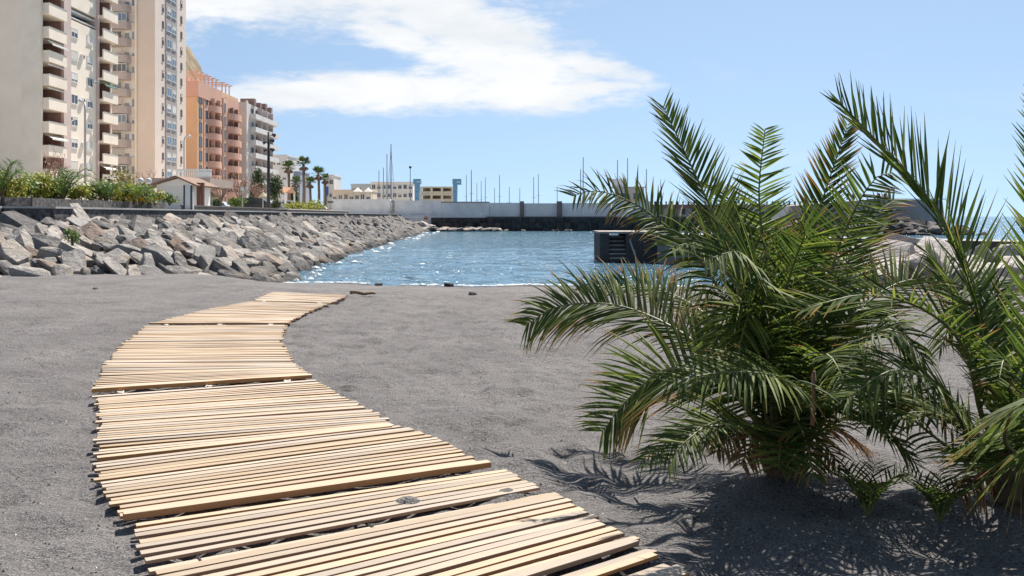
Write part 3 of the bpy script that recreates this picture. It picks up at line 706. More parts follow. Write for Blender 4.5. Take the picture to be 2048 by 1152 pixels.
# inner and lower fronds that fill the clump
for k in range(15):
    r = random.Random(900+k); a = k*2.39996; reach = r.uniform(0.45, 0.95); hgt = r.uniform(0.10, 0.95)
    dx, dy = math.cos(a)*reach, math.sin(a)*reach*0.8
    base = Vector((pa.x, YA, pa.z+0.14))
    if dx < -0.25: dx *= 0.5
    p1 = base+Vector((dx*0.35, dy*0.35, hgt*0.62)); p2 = base+Vector((dx*0.75, dy*0.75, hgt)); p3 = base+Vector((dx*1.15, dy*1.15, hgt*r.uniform(0.55, 0.9)))
    frond(palmA, [base+Vector((dx*0.08, dy*0.08, 0)), p1, p2, p3], up=(0.0, -0.2, 1), seed=950+k, leaf=r.uniform(0.26, 0.36), dry=r.choice([0.02, 0.08, 0.2, 0.35]), vee=0.4, sag=r.uniform(0.2, 0.8))
for k in range(3):                                  # low skirt of drooping fronds round the foot
    r = random.Random(3300+k); a = math.pi*1.0+math.pi*(k+0.5)/3+r.gauss(0, 0.15); reach = r.uniform(0.45, 0.8); hgt = r.uniform(0.10, 0.34)
    dx, dy = math.cos(a)*reach, math.sin(a)*reach*0.75; base = Vector((pa.x, YA, pa.z+0.16))
    frond(palmA, [base, base+Vector((dx*0.4, dy*0.4, hgt)), base+Vector((dx*0.8, dy*0.8, hgt*0.75)), base+Vector((dx*1.1, dy*1.1, -0.02))], up=(0, -0.2, 1), seed=3350+k, leaf=r.uniform(0.2, 0.28), dry=r.choice([0.05, 0.2, 0.5]), vee=0.25, sag=r.uniform(0.4, 0.9))
# dead brown fronds hanging round the base
DEAD = leaf_material('dead_palm_leaf', (0.11, 0.065, 0.03), (0.20, 0.12, 0.055), (0.2, 0.11, 0.05), 0.2, 0.7)
for k, (px, py, dy) in enumerate([(1430, 905, -0.25), (1480, 930, -0.4), (1400, 880, 0.1), (1680, 930, -0.3), (1740, 900, 0.2)]):
    b = Vector((pa.x, YA, pa.z+0.22)); e = P(px, py, YA+dy); m_ = b.lerp(e, 0.55)+Vector((0, 0, 0.10))
    frond(palmA, [b, m_, e], up=(0, -0.3, 1), seed=60+k, leaf=0.20, dry=0.9, vee=0.1, sag=1.2, leafmat=DEAD, stem=DEADSTEM, start=0.25)
# cut dead stem standing in the clump
cs = MB().tube([P(1625, 850, YA-0.75), P(1627, 800, YA-0.76), P(1628, 742, YA-0.78)], [0.012, 0.011, 0.009], 6)
cs.build('cut_stalk', DEADSTEM, palmA, smooth=True)

pb_ = G(2032, 1050); pb_.z = float(sand_h(pb_.x, pb_.y, False)); YB = pb_.y
palmB = root('date_palm', pb_, 'young date palm cut by the right edge of the picture, tall frond arching left', 'palm')
palm_trunk(palmB, pb_, 0.20, 0.08, 2)
def fB(pts, **kw):
    base = Vector((pb_.x, YB, pb_.z+0.26)); q = [P(px, py, YB+dy) for px, py, dy in pts]
    return frond(palmB, [base]+q, **kw)
fB([(1995, 820, 0.2), (1960, 610, 0.35), (1880, 430, 0.45), (1770, 300, 0.5), (1680, 205, 0.5)], up=U((0.5, -0.75, 0.45)), seed=31, leaf=0.46, wid=0.033, dry=0.12, vee=0.5, sag=-0.1, forward=1.0, stem_r=0.013, pitch=0.024)
fB([(1970, 850, 0.0), (1930, 700, -0.1), (1850, 620, -0.2), (1730, 590, -0.3), (1600, 620, -0.35)], up=U((-0.1, -0.35, 0.95)), seed=32, leaf=0.34, wid=0.024, dry=0.24, vee=0.55, sag=0.15, forward=0.95, pitch=0.028)
fB([(2050, 850, -0.3), (2085, 650, -0.45), (2100, 400, -0.5), (2088, 200, -0.45)], up=U((-0.3, -0.9, 0.2)), seed=33, leaf=0.30, wid=0.03, dry=0.05, vee=0.2, sag=0.0, forward=1.3, stem_r=0.016, pitch=0.03)
fB([(1960, 900, -0.1), (1880, 780, -0.25), (1790, 740, -0.35), (1690, 800, -0.4)], up=U((0, -0.4, 0.9)), seed=34, leaf=0.33, dry=0.1, vee=0.2, sag=0.8)
fB([(1960, 940, 0.1), (1890, 890, 0.25), (1800, 820, 0.35), (1740, 790, 0.4)], up=U((0, -0.3, 0.9)), seed=35, leaf=0.26, dry=0.2, vee=0.1, sag=0.9, pitch=0.05)
fB([(2010, 880, -0.5), (2020, 830, -0.8), (2040, 800, -1.0), (2070, 800, -1.2)], up=U((-0.5, -0.5, 0.7)), seed=36, leaf=0.34, wid=0.026, dry=0.3, vee=0.1, sag=0.3, forward=0.2)
fB([(2030, 930, -0.5), (2060, 890, -0.75), (2090, 870, -0.9), (2140, 880, -1.0)], up=U((-0.3, -0.6, 0.6)), seed=37, leaf=0.36, wid=0.026, dry=0.3, vee=0.1, sag=0.3, forward=0.1)
fB([(1975, 780, 0.4), (1940, 640, 0.7), (1900, 560, 0.9), (1850, 500, 1.0)], up=U((0.3, -0.5, 0.7)), seed=38, leaf=0.34, dry=0.2, vee=0.4, sag=0.2)
fB([(1990, 800, 0.5), (1985, 680, 0.8), (1990, 600, 1.0), (2000, 560, 1.1)], up=U((0.1, -0.9, 0.3)), seed=39, leaf=0.34, dry=0.2, vee=0.4, sag=0.2)
for k in range(8):
    r = random.Random(1900+k); a = k*2.39996; reach = r.uniform(0.5, 0.95); hgt = r.uniform(0.2, 0.9)
    dx, dy = math.cos(a)*reach, math.sin(a)*reach*0.7; base = Vector((pb_.x, YB, pb_.z+0.2))
    frond(palmB, [base+Vector((dx*0.08, dy*0.08, 0)), base+Vector((dx*0.35, dy*0.35, hgt*0.62)), base+Vector((dx*0.75, dy*0.75, hgt)), base+Vector((dx*1.15, dy*1.15, hgt*r.uniform(0.5, 0.9)))],
          up=(0, -0.2, 1), seed=1950+k, leaf=r.uniform(0.26, 0.34), dry=r.choice([0.05, 0.2, 0.35]), vee=0.4, sag=r.uniform(0.2, 0.8))
for k, (px, py, dy) in enumerate([(1920, 1000, -0.1), (1960, 960, 0.2)]):
    b = Vector((pb_.x, YB, pb_.z+0.2)); e = P(px, py, YB+dy); m_ = b.lerp(e, 0.55)+Vector((0, 0, 0.08))
    frond(palmB, [b, m_, e], up=(0, -0.3, 1), seed=80+k, leaf=0.18, dry=0.9, vee=0.1, sag=1.2, leafmat=DEAD, stem=DEADSTEM, start=0.25)
# little seedlings in the shade between the palms
for k, (px, py, h_, lab) in enumerate([(1575, 1000, 0.20, 'low leafy sucker growing right at the foot of the spreading palm'), (1735, 1050, 0.26, 'small leafy sucker on the shaded sand between the two palms'),
                                  (1880, 1060, 0.22, 'small leafy sucker left of the right palm trunk')]):
    g = G(px, py); g.z = float(sand_h(g.x, g.y)); e = root('palm_sucker', g, lab, 'plant')
    for q in range(7):
        a = q*0.9+k; d = Vector((math.cos(a), math.sin(a), 0))*h_*0.8
        frond(e, [g, g+d*0.4+Vector((0, 0, h_*0.6)), g+d+Vector((0, 0, h_*0.9))], up=(0, 0, 1), seed=700+q+k*10, leaf=0.13, wid=0.016, pitch=0.022, dry=0.15, stem_r=0.004, sag=0.4)
# ------------------------------------------------------------------ land behind the revetment, promenade walls
LAND = 1.9
PAVE = mat('promenade_paving', (0.46, 0.43, 0.39), 0.9, 0.2, 0.8)
SOIL = mat('planter_soil', (0.10, 0.075, 0.05), 0.95, 0.4, 3.0)
mb = MB(); poly = [(-16.35, 134), (-16.35, 31.8), (-17.6, 30.9), (-21, 30.2), (-60, 29.6), (-500, 29.6), (-500, 700), (-60, 700), (-40, 420), (-8, 420), (-6, 205), (-36, 205), (-36, 140), (-16.35, 140)]
mb.prism(poly, 'z', -4, LAND)
o = mb.build('promenade_ground', PAVE); tag(o, kind='structure')
LAVA = mat('lava_stone_wall', (0.075, 0.072, 0.072), 0.95, 0.75, 7.0, 0.06, 6.0, stain=(0.2, 0.19, 0.18), stain_scale=3.5, stain_amt=0.6)
CONC = mat('grey_concrete', (0.74, 0.72, 0.70), 0.9, 0.16, 0.9, 0.01, 6.0, stain=(0.54, 0.53, 0.52), stain_scale=0.35, stain_amt=0.7)
COPE = mat('pale_coping', (0.387, 0.369, 0.351), 0.9, 0.2, 4.0)
wl = root('sea_wall', (-16.2, 60, 1.4), 'low dark lava stone wall with pale coping along the top of the boulders', 'wall')
m1 = MB(); m2 = MB(); line = [(-40, 29.8), (-21, 30.2), (-17.3, 30.9), (-16.25, 31.9), (-16.2, 40), (-16.2, 131)]
for (a, b) in zip(line[:-1], line[1:]):
    m1.bar((*a, 1.60), (*b, 1.60), 0.42, 0.56); m2.bar((*a, 1.915), (*b, 1.915), 0.50, 0.07)
m1.build('masonry', LAVA, wl); m2.build('coping', COPE, wl)
pw = root('planter_wall', (-17.9, 40, 1.9), 'black lava stone planter wall under the flowering shrubs', 'wall')
m1 = MB(); m2 = MB(); line = [(-40, 31.6), (-22, 31.8), (-18.3, 32.6), (-17.9, 33.6), (-17.9, 46.5)]
for (a, b) in zip(line[:-1], line[1:]): m1.bar((*a, 2.06), (*b, 2.06), 0.4, 0.46)
m1.bar((-17.9, 46.3, 2.06), (-24, 46.3, 2.06), 0.36, 0.45)
m1.build('masonry', LAVA, pw)
m2.prism([(-18.1, 33.6), (-18.1, 46.1), (-26, 46.1), (-26, 33), (-22, 32.1), (-18.5, 32.9)], 'z', 1.95, 2.18); m2.build('soil', SOIL, pw)
pw2 = root('planter_wall', (-17.7, 60, 1.9), 'second lower lava stone planter wall beyond the white kiosk', 'wall')
MB().box(-18.0, -17.55, 49.5, 68.0, 1.87, 2.16).build('masonry', LAVA, pw2); MB().box(-18.05, -17.5, 49.45, 68.05, 2.163, 2.22).build('coping', mat('dark_coping', (0.11, 0.105, 0.10), 0.9, 0.3, 3.0), pw2)
pw3 = root('stone_ledge', (-17.2, 74, 1.9), 'pale topped stone ledge beyond the dark lamp post', 'wall')
MB().box(-18.4, -17.2, 69.5, 96, 1.87, 2.12).build('masonry', LAVA, pw3); MB().box(-18.5, -17.1, 69.4, 96.1, 2.123, 2.2).build('coping', COPE, pw3)

# ------------------------------------------------------------------ windows, shared by all buildings
GLASS = mat('dark_window_glass', (0.035, 0.045, 0.06), 0.08, 0.2, 0.5, spec=0.8)
BLUEGLASS = mat('blue_window_glass', (0.13, 0.18, 0.24), 0.12, 0.35, 0.4, spec=0.8)
WFRAME = mat('white_window_frame', (0.682, 0.673, 0.645), 0.5)
DFRAME = mat('dark_window_frame', (0.12, 0.08, 0.07), 0.6)
BLIND = mat('rolled_blind', (0.608, 0.571, 0.516), 0.7, 0.1, 2.0, rnd=0.12)
_wc = {}
def window(parent, face, x, y, z, wd, ht, fr=None, gl=None, blind=0.0, proud=0.07, mull=True):
    """face '+x' or '-y'; (x,y,z) centre of the opening on the wall plane"""
    fr = fr or WFRAME; gl = gl or GLASS; key = (face, round(wd, 2), round(ht, 2), fr.name, gl.name, round(blind, 2), mull)
    if key not in _wc:
        b = 0.07; a = MB(); g = MB(); bl = MB(); hw, hh = wd/2, ht/2
        def bx(m, u0, u1, v0, v1, d0, d1):
            if face == '+x': m.box(d0, d1, u0, u1, v0, v1)
            else: m.box(u0, u1, -d1, -d0, v0, v1)
        bx(a, -hw, hw, hh-b, hh, -0.05, proud); bx(a, -hw-0.06, hw+0.06, -hh-0.04, -hh+b*0.7, -0.05, proud+0.07)
        bx(a, -hw, -hw+b, -hh+b*0.7, hh-b, -0.05, proud-0.003); bx(a, hw-b, hw, -hh+b*0.7, hh-b, -0.05, proud-0.003)
        if mull: bx(a, -b/2, b/2, -hh+b*0.7, hh-b, -0.05, proud-0.01)
        bx(g, -hw+b, hw-b, -hh+b*0.7, hh-b, -0.04, 0.02)
        me_b = None
        if blind > 0:
            bx(bl, -hw+b+0.01, hw-b-0.01, hh-b-blind*(ht-2*b), hh-b-0.004, 0.025, proud-0.02); me_b = bl.mesh('blind', BLIND)
        _wc[key] = (a.mesh('window', fr), g.mesh('pane', gl), me_b)
    a, g, bl = _wc[key]
    o = inst('window', a, parent, (x, y, z)); q = inst('pane', g, o, (x, y, z))
    if bl is not None: inst('blind', bl, o, (x, y, z))
    return o

def arc_parapet(mb, face, c0, c1, plane, depth, z0, z1, th=0.14, n=10, bow=1.0):
    """balcony front that bows out of the wall plane between c0 and c1, with its floor slab"""
    pts = []
    for i in range(n+1):
        t = i/n; u = c0+(c1-c0)*t; s = math.sin(math.pi*t)**(0.45 if bow < 1 else 0.7); pts.append((u, depth*s))
    def mk(u, d): return (plane+d, u) if face == '+x' else (u, plane-d)
    outer = [mk(u, d+0.02) for u, d in pts]; inner = [mk(u, max(0.0, d-th)) for u, d in pts]
    for i in range(n):
        quad = [outer[i], outer[i+1], inner[i+1], inner[i]]; mb.prism(quad, 'z', z0, z1)
    mb.prism(inner, 'z', z0, z0+0.16)
BEIGE = mat('beige_render', (0.80, 0.68, 0.55), 0.9, 0.07, 0.25, stain=(0.70, 0.58, 0.45), stain_scale=0.12, stain_amt=0.5)
CREAM = mat('cream_render', (0.78, 0.68, 0.56), 0.9, 0.06, 0.4, stain=(0.60, 0.50, 0.40), stain_scale=0.25, stain_amt=0.5)
PINK = mat('pinkish_render', (0.535, 0.424, 0.387), 0.9, 0.06, 0.4)
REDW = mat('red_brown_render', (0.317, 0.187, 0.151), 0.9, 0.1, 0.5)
CEIL = mat('loggia_shade_wall', (0.055, 0.05, 0.05), 0.9, 0.1, 0.5)  # near-black colour puts the deep shade of the recesses into the back walls

# ---- tower at the left edge: blank end wall, two stacks of loggias, windows between
t1 = root('apartment_tower', (-66, 122, LAND), 'beige apartment tower at the left edge with stacked cream balconies', 'building')
XF = -58.2; TOPZ1 = 40.0
MB().box(-84, -60.4, 112.0, 132.3, LAND, TOPZ1).build('wall', BEIGE, t1)
m = MB(); m.box(-60.4, -58.0, 111.985, 112.5, LAND, TOPZ1); m.box(-60.4, XF, 119.0, 127.3, LAND, 27.6); m.box(-60.4, XF, 119.0, 127.3, 29.4, TOPZ1)
m.box(-60.4, XF+0.004, 131.9, 132.305, LAND, TOPZ1); m.build('facade', CREAM, t1)
MB().box(-60.4, XF+0.55, 117.1, 119.0, LAND, TOPZ1).build('pier', PINK, t1)
MB().box(-60.4, XF+0.30, 127.303, 127.75, LAND, TOPZ1).build('pier', PINK, t1)
MB().box(-60.395, -59.6, 119.1, 127.2, 27.5, 29.5).build('terrace_glazing', GLASS, t1)
for z in (27.95, 28.9): MB().box(-59.6, XF-0.1, 119.02, 127.28, z, z+0.10).build('terrace_rail', WFRAME, t1)
FH = 2.93
for k in range(-4, 8):
    zb = 14.95+k*FH
    if zb < 2.2: zb = 2.2
    # left stack
    mb = MB(); mb.box(-60.4, XF+0.95, 112.503, 112.64, zb, zb+1.36); mb.box(XF+0.80, XF+0.95, 112.64, 117.09, zb-0.02, zb+1.34); mb.box(-60.4, XF+0.80, 112.64, 117.09, zb, zb+0.28)
    bal = mb.build('balcony', CREAM, t1)
    MB().box(XF+0.78, XF+0.99, 112.48, 117.095, zb+1.34, zb+1.41).build('coping', COPE, bal)
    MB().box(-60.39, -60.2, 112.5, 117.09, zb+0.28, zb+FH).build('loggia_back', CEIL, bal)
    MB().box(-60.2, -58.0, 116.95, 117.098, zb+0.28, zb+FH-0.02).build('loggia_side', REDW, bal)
    window(t1, '+x', -60.2, 113.9, zb+1.35, 1.9, 2.0, WFRAME if k % 2 else DFRAME)
    if k in (1, 2, 4, 0):                              # roller awning tucked under the slab
        MB().bar((XF+0.70, 112.8, zb+FH-0.32), (XF+0.70, 117.0, zb+FH-0.32), 0.10, 0.16).build('awning_roll', BLIND, bal)
    # right stack
    mb = MB(); mb.box(XF+0.70, XF+0.85, 127.76, 132.35, zb-0.02, zb+1.34); mb.box(-60.4, XF+0.85, 132.35, 132.5, zb, zb+1.34); mb.box(-60.4, XF+0.70, 127.76, 131.88, zb, zb+0.28)
    bal = mb.build('balcony', CREAM, t1)
    MB().box(XF+0.68, XF+0.89, 127.755, 132.4, zb+1.34, zb+1.41).build('coping', COPE, bal)
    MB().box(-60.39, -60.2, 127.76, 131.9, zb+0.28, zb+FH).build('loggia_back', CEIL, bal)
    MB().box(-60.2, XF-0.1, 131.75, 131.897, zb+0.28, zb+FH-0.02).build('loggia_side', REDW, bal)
    window(t1, '+x', -60.2, 129.3, zb+1.3, 1.8, 1.9, DFRAME)
    if 3.5 < zb+2.3 < 27:
        for q, yy in enumerate((121.0, 125.4)):
            window(t1, '+x', XF, yy, zb+2.25-0.03*q, 1.75 if q == 0 else 1.6, 1.25, blind=[0.0, 0.45, 0.8, 0.3, 0.95][(k*2+q*3) % 5])

ACM = mat('ac_casing', (0.60, 0.60, 0.58), 0.6)
for (yy, zz) in ((123.2, 17.0), (123.3, 11.0), (123.1, 22.9), (119.7, 14.2), (126.6, 19.9), (123.2, 8.2)):
    a = MB().box(XF, XF+0.32, yy-0.42, yy+0.42, zz, zz+0.58).build('air_conditioner', ACM, t1); MB().tube([(XF+0.321, yy, zz+0.29), (XF+0.335, yy, zz+0.29)], 0.22, 10).build('grille', DFRAME, a)
AWN = mat('green_awning', (0.10, 0.22, 0.16), 0.8, 0.1, 2.0); AWN2 = mat('white_awning', (0.62, 0.60, 0.55), 0.8, 0.1, 2.0)
for (k, lft, m_) in ((-2, True, AWN2), (-3, False, AWN2), (1, False, AWN), (2, True, AWN2)):
    zb = 14.95+k*FH+FH-0.15; y0, y1 = (112.8, 116.9) if lft else (127.9, 131.7); xo = XF+(0.75 if lft else 0.65)
    MB().add([(xo-0.7, y0, zb), (xo-0.7, y1, zb), (xo+0.5, y1, zb-0.55), (xo+0.5, y0, zb-0.55), (xo+0.5, y1, zb-0.75), (xo+0.5, y0, zb-0.75)], [(0, 1, 2, 3), (3, 2, 4, 5)]).build('awning', m_, t1)
# ---- second tower: shaded face with bowed balconies, blank wall, window strip
t2 = root('apartment_tower', (-71, 165, LAND), 'taller pale apartment tower with bowed grey balconies and a grey window strip', 'building')
PINKB = mat('pink_beige_render', (0.68, 0.56, 0.47), 0.9, 0.05, 0.3, stain=(0.62, 0.50, 0.41), stain_scale=0.15, stain_amt=0.4)
GREYP = mat('grey_spandrel', (0.332, 0.291, 0.276), 0.85, 0.08, 0.6)
TAUPE = mat('taupe_balcony', (0.46, 0.38, 0.34), 0.9, 0.1, 0.6)
XF2 = -62.0; YF2 = 158.0; TOPZ2 = 47.0
MB().box(-86, XF2, YF2, 173.0, LAND, TOPZ2).build('wall', PINKB, t2)
MB().box(-65.35, -65.05, YF2-0.35, YF2-0.004, LAND, TOPZ2).build('pilaster', CREAM, t2)
MB().box(XF2+0.003, XF2+0.10, 162.7, 168.2, LAND+1.5, TOPZ2-1).build('spandrel_strip', GREYP, t2)
FH2 = 2.92
for k in range(-6, 9):
    zb = 22.3+k*FH2
    if zb < 3: continue
    mb = MB(); arc_parapet(mb, '-y', -69.9, -66.1, YF2-0.003, 1.5, zb, zb+1.35, bow=0.5); b = mb.build('balcony', TAUPE, t2)
    if k % 3 != 1:
        window(t2, '-y', -68.6, YF2, zb+2.0, 1.7, 1.5, WFRAME, GLASS if k % 2 else BLUEGLASS, blind=[0, .4, .7][k % 3])
    else:
        g = MB()
        for q in range(5): g.box(-69.6+q*0.78, -69.53+q*0.78, YF2-1.32, YF2-1.26, zb+1.35, zb+2.65)
        g.box(-69.6, -66.4, YF2-1.33, YF2-1.25, zb+2.65, zb+2.75); g.box(-69.6, -66.4, YF2-1.33, YF2-1.25, zb+1.352, zb+1.42); g.build('glazed_frame', WFRAME, b)
        MB().box(-69.5, -66.5, YF2-1.27, YF2-1.26, zb+1.43, zb+2.64).build('glazing', GLASS if k % 2 else BLUEGLASS, b)
    window(t2, '-y', -66.8, YF2, zb+1.95, 0.9, 1.7, WFRAME, BLUEGLASS, blind=[.2, .9, .5][k % 3], mull=False)
    window(t2, '-y', -65.75, YF2, zb+1.95, 0.55, 1.5, WFRAME, BLUEGLASS, blind=[.9, .2, .6, .0][k % 4], mull=False)
    window(t2, '+x', XF2+0.10, 164.2, zb+1.7, 1.9, 1.5, WFRAME, BLUEGLASS, blind=[0, .3, .6][k % 3])
    window(t2, '+x', XF2+0.10, 166.7, zb+1.7, 1.9, 1.5, WFRAME, BLUEGLASS, blind=[.5, 0, .2, .9][k % 4])
    window(t2, '+x', XF2, 161.6, zb+1.7, 0.7, 1.2, DFRAME, mull=False, blind=[0, .4][k % 2])
    window(t2, '+x', XF2, 170.6, zb+1.6, 0.8, 1.25, DFRAME, mull=False, blind=[.4, 0, 0][k % 3])
mb = MB()
for q in range(6): mb.box(-70.5+q*1.3, -70.4+q*1.3, 155.6, 155.7, 5.6, 6.9)
mb.box(-70.6, -63.9, 155.58, 155.72, 6.9, 7.0); mb.box(-70.6, -63.9, 155.58, 155.72, 5.5, 5.6); mb.build('terrace_railing', WFRAME, t2)
MB().box(-70.8, -63.0, 154.8, 157.9, LAND, 5.5).build('ground_floor', CREAM, t2)

# ---- orange block with rounded balconies and roof pergolas
t3 = root('orange_apartment_block', (-70, 195, LAND), 'orange terracotta apartment block with rounded balconies and rooftop pergolas', 'building')
ORA = mat('orange_render', (0.60, 0.38, 0.235), 0.9, 0.06, 0.3, stain=(0.62, 0.35, 0.18), stain_scale=0.2, stain_amt=0.4)
SAL = mat('salmon_render', (0.56, 0.33, 0.25), 0.9, 0.06, 0.3, stain=(0.479, 0.259, 0.175), stain_scale=0.2, stain_amt=0.4)
PALEO = mat('pale_salmon_render', (0.581, 0.387, 0.285), 0.9, 0.05, 0.3)
MAROON = mat('maroon_shutter', (0.10, 0.025, 0.025), 0.5, 0.2, 2.0)
XF3 = -62.9; T3Z = 28.6
MB().box(-84, XF3, 182, 209, LAND, T3Z).build('wall', ORA, t3)
MB().box(-84.05, XF3+0.25, 181.8, 196.5, 25.6, T3Z+0.1).build('cornice_band', SAL, t3)
MB().box(XF3+0.003, XF3+0.15, 185.6, 197.2, LAND, 25.597).build('facade_bay', SAL, t3)
MB().box(XF3+0.003, XF3+0.35, 197.4, 199.3, LAND, T3Z-1.2).build('pier', PALEO, t3)
MB().box(XF3+0.003, XF3+0.2, 199.5, 209, LAND, T3Z-0.8).build('facade_bay', SAL, t3)
FH3 = 2.9
for k in range(-7, 2):
    zb = 20.6+k*FH3
    if zb < 2.4: continue
    window(t3, '+x', XF3, 183.7, zb+1.9, 1.7, 2.1, MAROON, GLASS, mull=False)
    window(t3, '+x', XF3+0.15, 187.0, zb+1.9, 1.3, 1.7, DFRAME)
    mb = MB(); arc_parapet(mb, '+x', 188.2, 194.6, XF3+0.153, 1.3, zb-0.1, zb+1.2, bow=0.5); b = mb.build('balcony', SAL, t3)
    MB().box(XF3+0.152, XF3+0.22, 188.7, 194.0, zb+0.3, zb+2.5).build('balcony_door', mat('brown_door', (0.16, 0.10, 0.07), 0.6, 0.3, 1.0), b)  # one dark brown for the whole door
    for yy in (189.6, 193.2): MB().box(XF3+0.155, XF3+1.0, yy-0.12, yy+0.12, zb+1.2, zb+2.7).build('balcony_post', SAL, b)
    window(t3, '+x', XF3+0.15, 195.9, zb+1.9, 1.1, 1.6, DFRAME, mull=False)
    window(t3, '+x', XF3+0.35, 198.3, zb+1.8, 0.9, 1.9, DFRAME, BLUEGLASS, mull=False)
    mb = MB(); arc_parapet(mb, '+x', 200.2, 208.6, XF3+0.203, 1.5, zb-0.5, zb+0.9, bow=0.5); b = mb.build('balcony', SAL, t3)
    MB().box(XF3+0.202, XF3+0.28, 201.0, 207.8, zb-0.3, zb+2.0).build('balcony_door', MATS['brown_door'], b)
    for yy in (202.6, 206): MB().box(XF3+0.205, XF3+0.9, yy-0.14, yy+0.14, zb+0.9, zb+2.3).build('balcony_post', REDW, b)
for (y0, y1) in ((183, 188), (190, 195), (199, 204)):     # roof pergolas
    mb = MB()
    for yy in (y0, (y0+y1)/2, y1):
        mb.bar((XF3-0.5, yy, T3Z), (XF3-0.5, yy, T3Z+2.2), 0.22, 0.22); mb.bar((XF3-4, yy, T3Z+2.25), (XF3+0.2, yy, T3Z+2.25), 0.2, 0.2)
    mb.bar((XF3-0.5, y0-0.4, T3Z+2.1), (XF3-0.5, y1+0.4, T3Z+2.1), 0.18, 0.2); mb.build('roof_pergola', PALEO, t3)
MB().box(-80, -66, 184, 199, T3Z+0.1, T3Z+1.6).build('roof_room', SAL, t3)

# ---- grey block with long white balconies
t4 = root('grey_apartment_block', (-69, 225, LAND), 'grey apartment block with long white balcony bands beyond the orange block', 'building')
GRE = mat('grey_render', (0.55, 0.51, 0.48), 0.9, 0.05, 0.3); WHT = mat('white_render', (0.590, 0.571, 0.553), 0.9, 0.06, 0.4, stain=(0.425, 0.398, 0.381), stain_scale=0.3, stain_amt=0.5)
XF4 = -62.4
MB().box(-82, XF4, 213, 238, LAND, 28.4).build('wall', GRE, t4); MB().box(XF4+0.003, XF4+0.3, 213.0, 214.2, LAND, 28.8).build('pier', WHT, t4)
for k in range(8):
    zb = 3.2+k*3.1
    mb = MB(); mb.box(XF4+0.003, XF4+1.5, 216.5, 237.6, zb, zb+0.2); mb.box(XF4+1.35, XF4+1.5, 216.5, 237.6, zb+0.2, zb+1.15); mb.box(XF4+0.003, XF4+1.35, 216.5, 216.65, zb+0.2, zb+1.15)
    b = mb.build('balcony', WHT, t4)
    for q in range(5):
        yy = 218.5+q*4.1; window(t4, '+x', XF4, yy, zb+1.5, 2.4, 2.0, DFRAME if (q+k) % 3 else WFRAME, GLASS)
    for q in range(3): MB().box(XF4+0.003, XF4+1.34, 222.6+q*5-0.1, 222.6+q*5+0.1, zb+0.203, zb+2.95).build('balcony_divider', GRE if q % 2 else PINK, b)
for q in range(4): MB().box(XF4-3, XF4+0.4, 219+q*5, 220.6+q*5, 28.403, 30.0-0.4*(q % 2)).build('roof_room', mat('brick_render', (0.238, 0.158, 0.137), 0.9, 0.15, 0.5), t4)

# ---- small pale houses further along
def block(name, lab, px0, px1, ytop, Y, depth, material, storeys, cols, roofm=None, zb=LAND, glass=None, hh=1.3, ww=1.3):
    x0, x1 = PX(px0, Y), PX(px1, Y); zt = PZ(ytop, Y)
    e = root(name, ((x0+x1)/2, Y, zb), lab, 'building')
    MB().box(x0, x1, Y, Y+depth, zb, zt).build('wall', material, e)
    MB().box(x0-0.15, x1+0.15, Y-0.15, Y+depth+0.15, zt+0.002, zt+0.35).build('roof', roofm or material, e)
    fh = (zt-zb)/storeys
    for s in range(storeys):
        for c in range(cols):
            xx = x0+(x1-x0)*(c+0.5)/cols; window(e, '-y', xx, Y, zb+fh*(s+0.55), min(ww, (x1-x0)/cols*0.7), hh, gl=glass, blind=[0, .5, .2][(s+c) % 3])
    return e
block('pale_house', 'small pale house with flat roof behind the fan palms', 541, 574, 312, 250, 14, WHT, 4, 3)
block('blue_grey_house', 'blue grey block half hidden behind the fan palms', 560, 600, 345, 258, 12, mat('blue_grey_render', (0.28, 0.32, 0.38), 0.9, 0.1, 0.3), 3, 3)
block('white_corner_tower', 'narrow white building just right of the fan palms', 646, 668, 352, 240, 10, mat('bright_white_render', (0.645, 0.645, 0.636), 0.9, 0.05, 0.3), 3, 2)
# rocky hill behind the orange block
hm = MB(); hr = random.Random(4); n = 26; hx0, hx1 = -260, -108
hp = []
for j in range(n+1):
    for i in range(n+1):
        x = hx0+(hx1-hx0)*i/n; y = 380+180*j/n
        z = 97*math.exp(-(((x+190)/44)**4))*math.exp(-((y-450)/70)**2)*(1+0.10*mnoise.noise(Vector((x*0.05, y*0.05, 3))))+5*mnoise.noise(Vector((x*0.12, y*0.12, 0)))
        hp.append((x, y, max(1.5, z)))
hm.add(hp, [(j*(n+1)+i, j*(n+1)+i+1, (j+1)*(n+1)+i+1, (j+1)*(n+1)+i) for j in range(n) for i in range(n)])
o = hm.build('hill', mat('dry_hillside', (0.259, 0.187, 0.115), 0.95, 0.4, 0.12, 0.8, 0.3, stain=(0.115, 0.108, 0.058), stain_scale=0.2, stain_amt=0.7)); tag(o, kind='structure')

# ------------------------------------------------------------------ kiosk, terrace, totem
k1 = root('kiosk', (-21, 58, LAND), 'small white kiosk with brown pitched roof behind the shrubs', 'kiosk')
YK = 58.0; xa, xb, xm = PX(313, YK), PX(384, YK), PX(338, YK)
zt = PZ(369, YK); zr = PZ(353, YK)
WK = mat('white_boarding', (0.78, 0.76, 0.72), 0.8, 0.05, 1.0)
MB().prism([(xa, LAND), (xb, LAND), (xb, zt), (xm+0.6, zr-0.12), (xa, zt)], 'y', YK, YK+3.5).build('wall', WK, k1)
ROOFT = mat('brown_roof_tile', (0.194, 0.122, 0.086), 0.85, 0.25, 3.0)
mb = MB(); mb.bar((xa-0.45, YK+1.6, zt-0.15), (xm+0.6, YK+1.6, zr), 4.4, 0.10, (0, 0, 1)); mb.bar((xm+0.6, YK+1.6, zr-0.002), (xb+0.5, YK+1.6, zt-0.10), 4.4, 0.10, (0, 0, 1)); mb.build('roof', ROOFT, k1)
